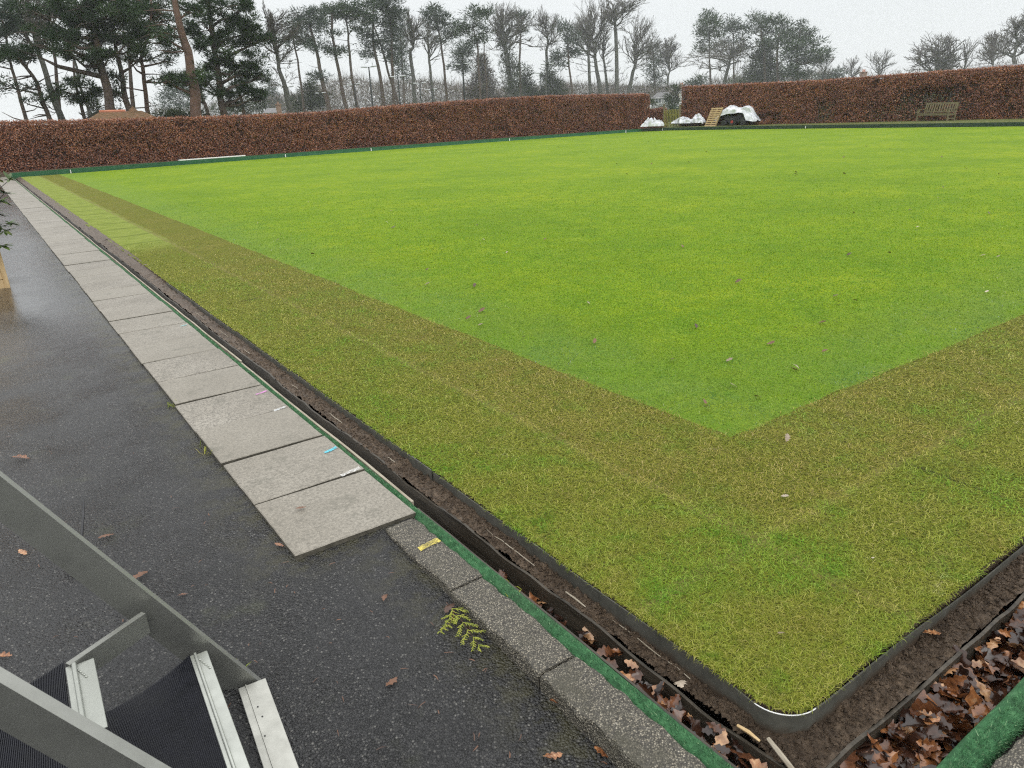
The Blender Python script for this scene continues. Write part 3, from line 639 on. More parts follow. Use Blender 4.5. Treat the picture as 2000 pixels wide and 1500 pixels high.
# ------------------------------------------------------------------ oak leaves
def leaf_shape(seed, lobes=4.0, curl=.35):
    r = random.Random(seed); n = 19; V = []; lob = lobes*r.uniform(.85, 1.15); ph = r.uniform(0, 1); cu = curl*r.uniform(-.3, 1.2); cl = r.uniform(-.5, .5)*curl; tw = r.uniform(-.5, .5)
    for i in range(n):
        t = i/(n-1)
        w = .27*math.sin(math.pi*min(1, t**1.1*.97+.03))**.8*(.76+.24*math.cos(2*math.pi*(lob*t+ph)))*(1 if .06 < t < .99 else .1)
        for s in (-1, -.5, 0, .5, 1):
            x = s*w; lift = cu*(abs(s)*w)**1.3*1.6
            z = lift+cl*(t-.5)**2*1.2+tw*x*(t-.5)+(.012 if s == 0 else 0)+.02*r.uniform(-1, 1)*abs(s)
            V.append((x, t-.5, z))
    Fc = [(i*5+k, i*5+k+1, (i+1)*5+k+1, (i+1)*5+k) for i in range(n-1) for k in range(4)]
    return np.array(V), np.array(Fc)
SHAPES = [leaf_shape(s, 3.2+.4*(s % 4), .25+.2*(s % 3)) for s in range(10)]
def rotm(rx, ry, rz):
    return np.array(Matrix.Rotation(rz, 3, 'Z') @ Matrix.Rotation(ry, 3, 'Y') @ Matrix.Rotation(rx, 3, 'X'))
def overhang():
    pts = np.array([p for p in EDGE if math.hypot(*p) < 7.5]); d = np.gradient(pts, axis=0); d /= np.linalg.norm(d, axis=1)[:, None]; nrm = np.stack([d[:, 1], -d[:, 0]], 1); c = np.array([5, 6.]) - pts; nrm *= -np.sign((nrm*c).sum(1))[:, None]
    ds = np.hypot(*pts.T); w = (1/ds)*np.concatenate([[.02], np.linalg.norm(pts[1:]-pts[:-1], axis=1)]); w /= w.sum(); n = 9500; k = rng.choice(len(pts), n, p=w); clump = np.array([nz2(p[0], p[1], 6, 4)+.5*nz2(p[0], p[1], 17, 4) for p in pts])[k]
    keep = rng.random(n) < np.clip(.45+clump*1.3, .05, 1); k = k[keep]; clump = clump[keep]; n = len(k)
    B = np.zeros((n, 3)); B[:, :2] = pts[k]-nrm[k]*rng.uniform(-.002, .03, n)[:, None]+d[k]*rng.normal(0, .02, n)[:, None]; B[:, 2] = rng.uniform(-.006, .004, n)
    a = rng.normal(0, .7, n); o = nrm[k]*np.cos(a)[:, None]+d[k]*np.sin(a)[:, None]; L = rng.uniform(.008, .024, n)*(1+.5*np.clip(clump, 0, 1)); W = rng.uniform(.0008, .0018, n)[:, None]*np.maximum(1, ds[k]/2.2)[:, None]
    o3 = np.concatenate([o, np.zeros((n, 1))], 1); s = np.stack([-o[:, 1], o[:, 0], np.zeros(n)], 1)*W; m = B+o3*(L*.55)[:, None]; m[:, 2] += L*rng.uniform(.05, .5, n); t = B+o3*L[:, None]*.95; t[:, 2] += L*rng.uniform(-.75, .25, n)
    V = np.stack([B-s, B+s, m+s*.8, m-s*.8, t], 1).reshape(-1, 3); b = np.arange(n)[:, None]*5; T = np.concatenate([b+np.array([[0, 1, 2]]), b+np.array([[0, 2, 3]]), b+np.array([[3, 2, 4]])])
    tag(fast('edge_grass', V, T, np.repeat(rng.beta(2.2, 2, n), 5), MA['blade']), 'ragged fringe of grass hanging over the turf edge', 'grass', kind='stuff')
overhang()
def litter():
    Vs, Fs, Rs, o = [], [], [], 0
    def put(x, y, z, size, tilt, r):
        nonlocal o
        V, Fc = SHAPES[random.randrange(10)]
        M = rotm(random.gauss(0, tilt), random.gauss(0, tilt), random.uniform(0, 6.28)); W = (V*size)@M.T+np.array([x, y, z])
        Vs.append(W); Fs.append(Fc+o); Rs.append(np.clip(r+V[:, 0]*0+np.random.default_rng(o).normal(0, .05, len(V)), 0, 1)); o += len(V)
    for i in range(900):                                                    # leaves filling the ditch by the corner
        x = random.uniform(1.40, 3.3); y = random.uniform(.585, .775); lay = random.random()
        put(x, y, -.185+.085*lay+.02*nz2(x, y, 7), random.uniform(.065, .135), .5, random.random()**1.1)
    for i in range(330):
        y = .55+2.4*random.random()**1.8; x = random.uniform(1.325, 1.43+.04*(y < 2)); lay = random.random()
        put(x, y, -.185+.10*lay*max(.15, min(1, 1.5-(y-.5)/1.7)), random.uniform(.05, .10), .5, random.random()**1.2)
    for i in range(90):
        y = random.uniform(3, 12); x = random.uniform(1.34, 1.42); put(x, y, -.15, random.uniform(.04, .08), .5, random.random()**1.6)
    ob = fast('leaf_litter', np.concatenate(Vs), np.concatenate(Fs), np.concatenate(Rs), MA['oak'], smooth=True)
    tag(ob, 'wet brown oak leaves filling the ditch round the turf corner', 'leaves', kind='stuff')
litter()
def one_leaf(pos, size, rz, label, mat, shape=0, tilt=(0, 0), group=None, val=.6):
    V, Fc = SHAPES[shape % 10]; M = rotm(tilt[0], tilt[1], rz)
    W = (V*size)@M.T; W[:, 2] -= W[:, 2].min()-.0015
    o = fast('fallen_leaf', W, Fc, np.clip(val+rng.normal(0, .12, len(V)), 0, 1), mat, smooth=True); o.location = tuple(map(float, pos)); tag(o, label, 'leaf', group); return o
def gA(px, py):                                                            # on the asphalt
    P = gz(px, py, -.01)
    for _ in range(3): P = gz(px, py, slope(P[1])+.004)
    return P
for (px, py, s, rz, lab, m, sh, v) in (
    (42, 898, .10, 1.0, 'long rust brown leaf on the asphalt above the sloping metal bar', 'oak', 1, .72),
    (210, 1049, .07, 1.7, 'narrow crumpled brown leaf on asphalt just right of the upper metal bar', 'darkleaf', 2, .8),
    (45, 1081, .06, .4, 'small tan leaf on asphalt beneath the sloping metal bar', 'oak', 3, .9),
    (275, 1128, .09, 2.3, 'twisted dry leaf lying on asphalt against the upper metal bar', 'darkleaf', 4, .8),
    (8, 1283, .06, 1.0, 'orange leaf at the left edge above the lower metal bar', 'oak', 5, .8),
    (357, 1163, .04, 1.5, 'tiny brown leaf on open asphalt right of the metal bar', 'oak', 6, .6),
    (752, 1169, .05, 2.5, 'dull pinkish leaf pressed on asphalt left of the conifer sprig', 'darkleaf', 7, .8),
    (765, 1334, .06, 2.0, 'pale rotting leaf on asphalt in the middle of the dark path', 'darkleaf', 8, .9),
    (1080, 1478, .062, 1.2, 'orange oak leaf on asphalt at the bottom edge of the photo', 'oak', 9, .85),
    (1176, 1472, .055, .3, 'reddish leaf leaning on asphalt close to the kerb foot at the bottom', 'oak', 0, .7),
    (1095, 1376, .07, .8, 'rusty leaf wedged upright at the foot of the pitted kerb stone', 'oak', 1, .7),
    (878, 1190, .075, 2.2, 'dark crumpled leaf beside the base of the conifer sprig', 'darkleaf', 2, .2),
    (546, 1066, .05, .6, 'small brown leaf tucked against the corner of the nearest slab', 'oak', 3, .7)):
    one_leaf(gA(px, py), s, rz, lab, MA[m], sh, (.15, .12), None, v)
one_leaf(gz(588, 993, .056), .05, 1.4, 'brown leaf lying on the nearest paving slab', MA['darkleaf'], 3, (.1, .1), None, .9)
one_leaf(gz(1328, 1345, -.06), .085, 2.4, 'grey white oak leaf in the ditch beside the kerb end', MA['paleleaf'], 2, (.5, .2), None, .6)
one_leaf(gz(1820, 1240, -.07), .075, 1.1, 'orange oak leaf on bare soil below the near turf edge', MA['oak'], 6, (.2, .1), None, .85)
for (px, py, s, lab) in ((1532, 972, .06, 'white star shaped leaf on the turf border, largest of the pale leaves there'), (1704, 1092, .04, 'pale folded leaf on the turf border nearer the right edge of photo'),
    (1525, 1240, .055, 'grey curled leaf on the turf close to the rounded corner'), (1388, 994, .035, 'small cream leaf left of the white star shaped leaf'), (1380, 797, .09, 'large pale leaf flat on green lawn near the lawn corner'),
    (1424, 706, .08, 'whitish upright leaf on green lawn above the large pale leaf'), (938, 636, .075, 'grey curled leaf on green lawn close to the long turf strip'), (835, 557, .12, 'long pale leaf on lawn left of centre'),
    (774, 803, .05, 'small pale leaf on the long turf strip above the metal edging'), (990, 938, .035, 'tiny cream leaf on the turf strip near the edging'), (1555, 719, .075, 'pale thin leaf on lawn right of the whitish upright leaf'), (1270, 598, .06, 'pale leaf alone on lawn right of centre'), (1537, 860, .09, 'blotchy cream leaf at the edge of the brown turf border')):
    one_leaf(gz(px, py, .016), s*.72, random.uniform(0, 6), lab, MA['paleleaf'], random.randrange(10), (.4, .3), None, random.random())
for i in range(150):
    px, py = random.uniform(330, 1990), 275+560*random.random()**1.15
    P = gz(px, py, .012)
    if not (3.2 < P[0] < 41 and 2.5 < P[1] < 37): continue
    dk = random.random() < .6
    if P[0] > 14: one_leaf(P, random.uniform(.07, .11), random.uniform(0, 6), 'small dead leaf speck on the far part of the green lawn', MA['darkleaf'], random.randrange(10), (.4, .3), 'dead leaves scattered over the far lawn', .5)
    elif dk: one_leaf(P, random.uniform(.045, .085), random.uniform(0, 6), 'small dark dead leaf on the nearer half of the green lawn', MA['darkleaf'], random.randrange(10), (.4, .3), 'dark leaves scattered over the near lawn', random.random())
    else: one_leaf(P, random.uniform(.035, .06), random.uniform(0, 6), 'tiny pale dead leaf on the nearer half of the green lawn', MA['paleleaf'], random.randrange(10), (.4, .3), 'pale leaves scattered over the near lawn', random.random())
def sprig():                                                               # conifer sprig on the asphalt
    root = empty('conifer_sprig', gA(915, 1225)); tag(root, 'yellow green conifer sprig lying on the asphalt against the kerb', 'sprig')
    st = MB(); fr = MB()
    a = gA(872, 1182); b = gA(945, 1262)
    def branch(p, d, L, lev):
        n = 6; pts = []; q = p.copy(); dd = d.copy()
        for i in range(n+1):
            pts.append(q.copy()); q = q+dd*L/n; dd = dd+np.array([random.gauss(0, .12), random.gauss(0, .12), 0]); dd /= np.linalg.norm(dd)
        (st if lev == 0 else fr).tube(pts, list(np.linspace(.0022 if lev == 0 else .0019, .0009, n+1)), 5)
        if lev < 2:
            for i in range(1, n+1):
                for s in (-1, 1):
                    if random.random() < (.95 if lev == 0 else .9):
                        an = s*random.uniform(.45, .8); c_, s_ = math.cos(an), math.sin(an); d2 = np.array([d[0]*c_-d[1]*s_, d[0]*s_+d[1]*c_, random.uniform(-.05, .12)])
                        branch(pts[i]+np.array([0, 0, .001]), d2, L*(.34 if lev == 0 else .30)*random.uniform(.6, 1.1)*(1.15-i/n*.55), lev+1)
    d = (b-a); L = np.linalg.norm(d); d /= L; a[2] += .012
    branch(a, d, L, 0); side = np.array([-d[1], d[0], 0])
    for k in (.22,): 
        e = d*.8-side*.6; e /= np.linalg.norm(e); branch(a+d*L*k, e, L*.45, 0)
    obj('stem', st, MA['darkleaf'], root); obj('fronds', fr, MA['frond'], root)
sprig()
def debris():
    m = MB()
    for i in range(230):
        px, py = random.uniform(0, 1300), random.uniform(640, 1500); P = gA(px, py)
        if P[0] > 1.06 or (P[0] > .68 and P[1] > 2.58) or P[1] > 7: continue
        if random.random() > .35+.65*max(0, min(1, (P[0]-.2)/.6)): continue
        a = random.uniform(0, 6.28); L = random.uniform(.008, .035); d = np.array([math.cos(a), math.sin(a), 0])*L; n = np.array([-d[1], d[0], 0])/L*random.uniform(.0008, .0022); b = n*random.uniform(-2, 2); P[2] += .004
        m.add([P-n, P+n, P+d*.5+n+b+[0, 0, .003], P+d*.5-n+b+[0, 0, .003], P+d], [(0, 1, 2, 3), (3, 2, 4)])
    tag(obj('plant_debris', m, MA['darkleaf']), 'fine straw, needles and leaf crumbs scattered on the wet asphalt', 'debris', kind='stuff')
debris()
def strap():
    mb = MB(); pts = [gd(172, 1010, 2.95), gd(171, 1035, 2.93)]
    A = gA(165, 1095); pts = [gA(174, 1012)+[0, 0, .10], gA(172, 1040)+[0, 0, .085], gA(165, 1068)+[0, 0, .05], gA(140, 1090)+[0, 0, .02], gA(128, 1106)+[0, 0, .008], gA(133, 1117)+[0, 0, .006], gA(150, 1121)+[0, 0, .006], gA(168, 1119)+[0, 0, .006]]
    mb.tube(pts, [.003, .005, .006, .006, .006, .006, .007, .004], 6); tag(obj('rubber_strap', mb, MA['black'], smooth=True), 'curled black rubber strap on the asphalt behind the upper metal bar', 'strap')
strap()
def weeds():
    for (px, py, n, lab) in ((338, 792, 26, 'tuft of weed grass by the left slab edge, halfway along'), (440, 1312, 30, 'dark weed clump on asphalt under the lower end of the metal bar'), (404, 885, 14, 'small weed tuft in the slab edge gap beside the blue painted slab'), (1000, 1160, 12, 'small moss and grass tuft at the kerb crack')):
        mb = MB(); c = gA(px, py)
        for i in range(n):
            az = random.uniform(0, 6.28); L = random.uniform(.02, .05); p = c+np.array([random.gauss(0, .02), random.gauss(0, .035), 0]); t = random.uniform(.4, 1.3)
            q = p+np.array([math.cos(az)*math.sin(t), math.sin(az)*math.sin(t), math.cos(t)])*L; s = np.array([-math.sin(az), math.cos(az), 0])*.002
            mb.add([p-s, p+s, (p+q)/2+s+[0, 0, .006], (p+q)/2-s+[0, 0, .006], q], [(0, 1, 2, 3), (3, 2, 4)])
        tag(obj('weed_tuft', mb, MA['blade']), lab, 'weed')
weeds()
def sticks():
    for (pts, r, lab, m) in (([(1500, 1445), (1520, 1470), (1545, 1500), (1570, 1530)], .008, 'broken pale stick poking from leaves at the ditch corner', 'palewood'),
                             ([(1440, 1418), (1462, 1432), (1484, 1448)], .006, 'yellow splinter of wood on soil near the turf corner', 'newwood'),
                             ([(1105, 1157), (1125, 1172), (1144, 1186)], .004, 'thin pale sliver of wood on soil below the metal edging', 'palewood'),
                             ([(858, 1030-104), (880, 945), (900, 962)], .004, 'thin straight twig on soil beside the nearest slabs', 'palewood')):
        mb = MB(); P = [gz(x, y, -.062)+[0, 0, random.uniform(0, .006)] for x, y in pts]; mb.tube(P, [r*.8]+[r]*(len(P)-2)+[r*.6], 6)
        tag(obj('stick', mb, MA[m]), lab, 'stick')
sticks()
def slivers():
    y = 1.25; k = 0
    while y < 7.5:
        L = random.uniform(.10, .42); x = sx_(y)+.045+.010*nz2(0, y, 1.1); mb = MB(); P = [np.array([x+random.gauss(0, .002), y+L*t, sz_(y)+.018+random.gauss(0, .002)]) for t in np.linspace(0, 1, 7)]
        mb.tube(P, [.0015]+[random.uniform(.0012, .0026) for _ in range(5)]+[.0008], 5); tag(obj('wood_sliver', mb, MA['palewood']), 'pale sliver of split wood in the broken line along the bare soil', 'sliver', 'wood slivers lying along the soil')
        y += L+random.uniform(.2, 1.2)
slivers()

# ------------------------------------------------------------------ aluminium steps in the lower left corner
def steps():
    root = empty('metal_steps', gA(480, 1360)); tag(root, 'aluminium steps with black ribbed rubber treads in the lower left corner', 'steps')
    def plate(TL, TR, BR, BL, back):                                       # four front corners (px,py,depth) and a thickness vector
        q = [gd(*TL), gd(*TR), gd(*BR), gd(*BL)]; b = [p+np.array(back) for p in q]; return q+b, [(0, 1, 2, 3), (7, 6, 5, 4), (0, 4, 5, 1), (1, 5, 6, 2), (2, 6, 7, 3), (3, 7, 4, 0)]
    def flat(A, B, w, th):                                                  # upright flat bar hanging below the edge A-B
        e = (B-A)/np.linalg.norm(B-A); nn = np.cross(e, [0, 0, 1.0]); nn /= np.linalg.norm(nn); nn = nn if nn@(A-EYE) > 0 else -nn; t = np.cross(e, nn); t = t if t[2] < 0 else -t
        q = [A, B, B+t*w, A+t*w]; b = [p+nn*th for p in q]; m = MB(); m.add(q+b, [(0, 1, 2, 3), (7, 6, 5, 4), (0, 4, 5, 1), (1, 5, 6, 2), (2, 6, 7, 3), (3, 7, 4, 0)]); return m
    A1, B1, d0, d1 = gd(-60, 882, 1.9), gd(512, 1336, 2.36), 1.9, 2.36
    rail_at = lambda px: 1/((1-(px+60)/572)/d0+((px+60)/572)/d1)
    ad = m_metal('weathered_aluminium', (.31, .315, .29), .42)
    obj('side_rail', flat(A1, B1, .100, .020), ad, root)
    obj('side_rail', flat(gd(-60, 1298, 1.5), gd(470, 1608, 1.7), .108, .032), ad, root)
    c0 = gd(284, 1198, rail_at(270)-.01); zc = c0[2]; zn = zc-.012; z1 = gd(379, 1281, rail_at(360)+.01)[2]
    obj('cross_plate', flat(c0, gz(136, 1299, zc), .068, .018), ad, root)
    def nosing(a, b, w, zz, name='tread_nosing'):                          # angle profile: flat flange and raised lip
        m = MB(); p, q = gz(*a, zz), gz(*b, zz); d = (q-p)/np.linalg.norm(q-p); n = np.array([-d[1], d[0], 0.0])
        if (n@rv) < 0: n = -n
        m.bar(p+n*w*.60, q+n*w*.60, w*.8, .005, bev=.001); m.bar(p+n*w*.10+[0, 0, .004], q+n*w*.10+[0, 0, .004], w*.22, .016, bev=.002); m.bar(p-n*w*.15-[0, 0, .01], q-n*w*.15-[0, 0, .01], w*.28, .03, bev=.001)
        obj(name, m, MA['alu'], root)
    nosing((141, 1302), (163, 1440), .052, zn); nosing((379, 1281), (467, 1540), .038, z1)
    def tread(c, zz, sag, ribdir):
        A, B, C, D = [gz(x, y, zz) for x, y in c]                          # A-B along the nosing
        nu, nv = 12, 330; P = np.zeros((nu, nv, 3))
        for i in range(nu):
            s = i/(nu-1)
            for j in range(nv):
                t = j/(nv-1); p = (A*(1-s)+B*s)*(1-t)+(D*(1-s)+C*s)*t; p = p.copy()
                p[2] += -sag*math.sin(math.pi*t)+.0018*(1 if j % 6 in (1, 2, 3) else -1); P[i, j] = p
        m = MB(); m.grid(P); m.grid(P-np.array([0, 0, .008])); return m
    obj('tread', tread([(372, 1278), (462, 1560), (250, 1600), (160, 1412)], z1-.004, .022, 0), MA['rubber'], root)
    obj('tread', tread([(124, 1292), (146, 1500), (-140, 1640), (-60, 1390)], zn-.012, .012, 0), MA['rubber'], root)
    # flat angle lying on the ground
    m = MB(); p, q = gA(492, 1342), gA(560, 1540); d = (q-p)/np.linalg.norm(q-p); n = np.array([-d[1], d[0], 0.0])
    if n@rv < 0: n = -n
    m.bar(p+n*.014+[0, 0, .012], q+n*.014+[0, 0, .012], .062, .006, bev=.001); m.bar(p-n*.029+[0, 0, .010], q-n*.029+[0, 0, .010], .022, .010, bev=.001); m.bar(p-n*.0165+[0, 0, .017], q-n*.0165+[0, 0, .017], .003, .004)
    obj('foot_angle', m, m_metal('dull_aluminium', (.46, .46, .42), .55), root)
    for (x, y, dp) in ((505, 1388, 2.3), (514, 1407, 2.28), (519, 1445, 2.22)):
        m = MB(); c = gA(x, y)+[0, 0, .0155]; m.tube([c, c+[0, 0, .001]], [.0028, .0028], 8); obj('rivet_hole', m, MA['black'], root)
    m = MB()                                                              # weld beads at the joints
    for (xa, ya, xb, yb, zz) in ((150, 1306, 168, 1321, zn), (390, 1288, 410, 1304, z1)):
        for k in range(6):
            t = k/5; c = gz(xa+(xb-xa)*t, ya+(yb-ya)*t, zz+.004); m.tube([c-rv*.004, c, c+rv*.004], [.001, .0028, .001], 6)
    obj('weld_bead', m, MA['alu'], root)
steps()

# ------------------------------------------------------------------ wooden planter and shrub at the left edge
def planter():
    c = gz(15, 570, -.02); x1, y0 = c[0]+.0, c[1]; root = empty('wooden_planter', (x1-.45, y0+.4, 0)); tag(root, 'pale wooden planter box cut off by the left edge of the photo', 'planter')
    m = MB(); zt = .47
    for k in range(4):
        z = .02+k*.115+.05; m.box((x1-.45, y0, z), (.88, .022, .108), bev=.003); m.box((x1-.011, y0+.40, z), (.022, .76, .108), bev=.003)
        m.box((x1-.45, y0+.80, z), (.88, .022, .108)); m.box((x1-.89, y0+.40, z), (.022, .76, .108))
    obj('boards', m, MA['newwood'], root)
    for (a, b) in ((.0, .0), (-.9, 0), (0, .8), (-.9, .8)):
        m = MB(); m.box((x1+a+(.014 if a == 0 else -.014), y0+b, .24), (.05, .06, .5), bev=.004); obj('post', m, MA['newwood'], root)
    m = MB(); m.box((x1-.45, y0+.4, .36), (.84, .74, .05)); obj('compost', m, MA['soil'], root)
    sh = empty('evergreen_shrub', (x1-.45, y0+.4, .38)); tag(sh, 'glossy green leafed shrub reaching in from the left edge above the planter', 'shrub')
    st = MB(); lf = MB()
    def leafc(p, d, L):
        d = d/np.linalg.norm(d); s = np.cross(d, [0, 0, 1.]); s /= np.linalg.norm(s)+1e-6; u = np.cross(s, d); w = L*.19; r = random.random()
        pts = [p, p+d*L*.3+s*w*.8+u*w*.3, p+d*L*.65+s*w*.8-u*w*.1, p+d*L-u*L*.12, p+d*L*.65-s*w*.8-u*w*.1, p+d*L*.3-s*w*.8+u*w*.3, p+d*L*.5]
        lf.add(pts, [(0, 1, 6), (1, 2, 6), (2, 3, 6), (3, 4, 6), (4, 5, 6), (5, 0, 6)], 0, r)
    base = np.array([x1-.42, y0+.4, .38])
    targ = [gh(18, 352, 10.2), gh(8, 378, 10.3), gh(2, 395, 10.1), gh(20, 438, 10.3), gh(10, 452, 10.2), gh(4, 480, 10.1), gh(-10, 350, 10.3), gh(-20, 400, 10.4), gh(-25, 440, 10.2), gh(-30, 330, 10.5), gh(-50, 380, 10.2), gh(-60, 430, 10.4), gh(-5, 420, 10.4), gh(-40, 470, 10.1), gh(-70, 350, 10.4)]
    for tg in targ:
        mid = (base+tg)/2+np.array([random.gauss(0, .04), random.gauss(0, .04), .12]); st.tube([base, mid, tg], [.010, .007, .003], 5)
        ax = tg-mid; ax /= np.linalg.norm(ax)
        for q, nn_ in ((tg, 12), (mid*.35+tg*.65, 8)):
            for k in range(nn_):
                an = k*2.4; dv = np.array([math.cos(an), math.sin(an), random.uniform(-.5, .5)])+ax*random.uniform(.1, .8); leafc(q, dv, random.uniform(.09, .15))
    obj('stem', st, MA['barkg'], sh); obj('leaves', lf, MA['laurel'], sh)
planter()

# ------------------------------------------------------------------ ditch boards at the far side
def along(path, step):
    out = []; 
    for (a, b) in zip(path[:-1], path[1:]):
        n = max(1, int(math.hypot(b[0]-a[0], b[1]-a[1])/step)); out += [(a[0]+(b[0]-a[0])*k/n, a[1]+(b[1]-a[1])*k/n) for k in range(n)]
    return out+[path[-1]]
def seg_at(path, px):                                                      # where the photo column px meets the path
    best = None
    for (a, b) in zip(path[:-1], path[1:]):
        for k in range(400):
            t = k/400; P = np.array([[a[0]+(b[0]-a[0])*t, a[1]+(b[1]-a[1])*t, .1]]); x = project(P)[0][0]
            if best is None or abs(x-px) < best[0]: best = (abs(x-px), P[0], (b[0]-a[0], b[1]-a[1]))
    return best[1], best[2]
def boards():
    P = along(FAR, .5); rt = empty('ditch_board', (20, 40, 0)); tag(rt, 'long bright green painted board along the back of the lawn below the left hedge', 'board')
    def nrm(path): 
        def f(i):
            a, b = path[max(0, i-1)], path[min(len(path)-1, i+1)]; n = math.hypot(b[0]-a[0], b[1]-a[1]); return (-(b[1]-a[1])/n, (b[0]-a[0])/n)
        return f
    obj('board', wall_strip(P, -.12, .19, .05, nrm(P), .02, .4), MA['board'], rt)
    Q = [(1.30, 38.2), (1.30, 37.4), (1.30, 36.5)]; obj('end_return', wall_strip(Q, -.12, .16, .05, lambda i: (-1, 0)), MA['board'], rt)
    r2 = empty('ditch_board', (43, 25, 0)); P2 = along([(40.7, 40.6)]+RGT, .5); tag(r2, 'dark green board along the right hand side of the lawn below the bench', 'board')
    obj('board', wall_strip(P2, -.12, .20, .05, nrm(P2), .02, .4), MA['boardd'], r2)
    for path, root, pxs in ((FAR, rt, (137, 557, 724, 995, 1222)), ([(40.7, 40.6)]+RGT, r2, (1294, 1574))):
        for px in pxs:
            p, d = seg_at(path, px); n = math.hypot(*d); d = (d[0]/n, d[1]/n); m = MB(); nx = np.array([d[1], -d[0], 0])
            c = p+nx*.035; m.bar((c[0], c[1], .0), (c[0], c[1], .15), .04, .03, up=(d[0], d[1], 0)); obj('rink_marker', m, MA['white'], root)
    # verge on top of the bank
    mb = MB(); inn = along([(42.05, 39.6), (42.98, 32), (43.18, 16), (43.3, -4)], 1.0); k = len(inn)
    V = [(x+.04, y, .19) for x, y in inn]+[(x+1.2, y, .24+.03*nz2(x, y, .8)) for x, y in inn]+[(x+6, y+2, .26) for x, y in inn]
    mb.add(V, [(i, i+1, k+i+1, k+i) for i in range(k-1)]+[(k+i, k+i+1, 2*k+i+1, 2*k+i) for i in range(k-1)]); tag(obj('verge', mb, MA['verge'], smooth=True), kind='structure')
    mb = MB(); inn = along([(-9, 38.0), (1.2, 38.35), (12, 39.45), (29, 40.55), (40.7, 40.65), (42.1, 39.7)], 1.0); k = len(inn)
    V = [(x, y+.05, .17) for x, y in inn]+[(x+.1, y+3.4, .2) for x, y in inn]+[(x, y+.05, -.3) for x, y in inn]; mb.add(V, [(i, i+1, k+i+1, k+i) for i in range(k-1)]+[(2*k+i, 2*k+i+1, i+1, i) for i in range(k-1)]); tag(obj('hedge_bank', mb, MA['soil']), kind='structure')
    p, d = seg_at(FAR, 352); q, _ = seg_at(FAR, 480); m = MB(); m.bar((p[0], p[1]+.1, .215), (q[0], q[1]+.1, .215), .22, .045, bev=.006); tag(obj('plank', m, MA['white']), 'white plank lying along the top of the bright green board', 'plank')
boards()

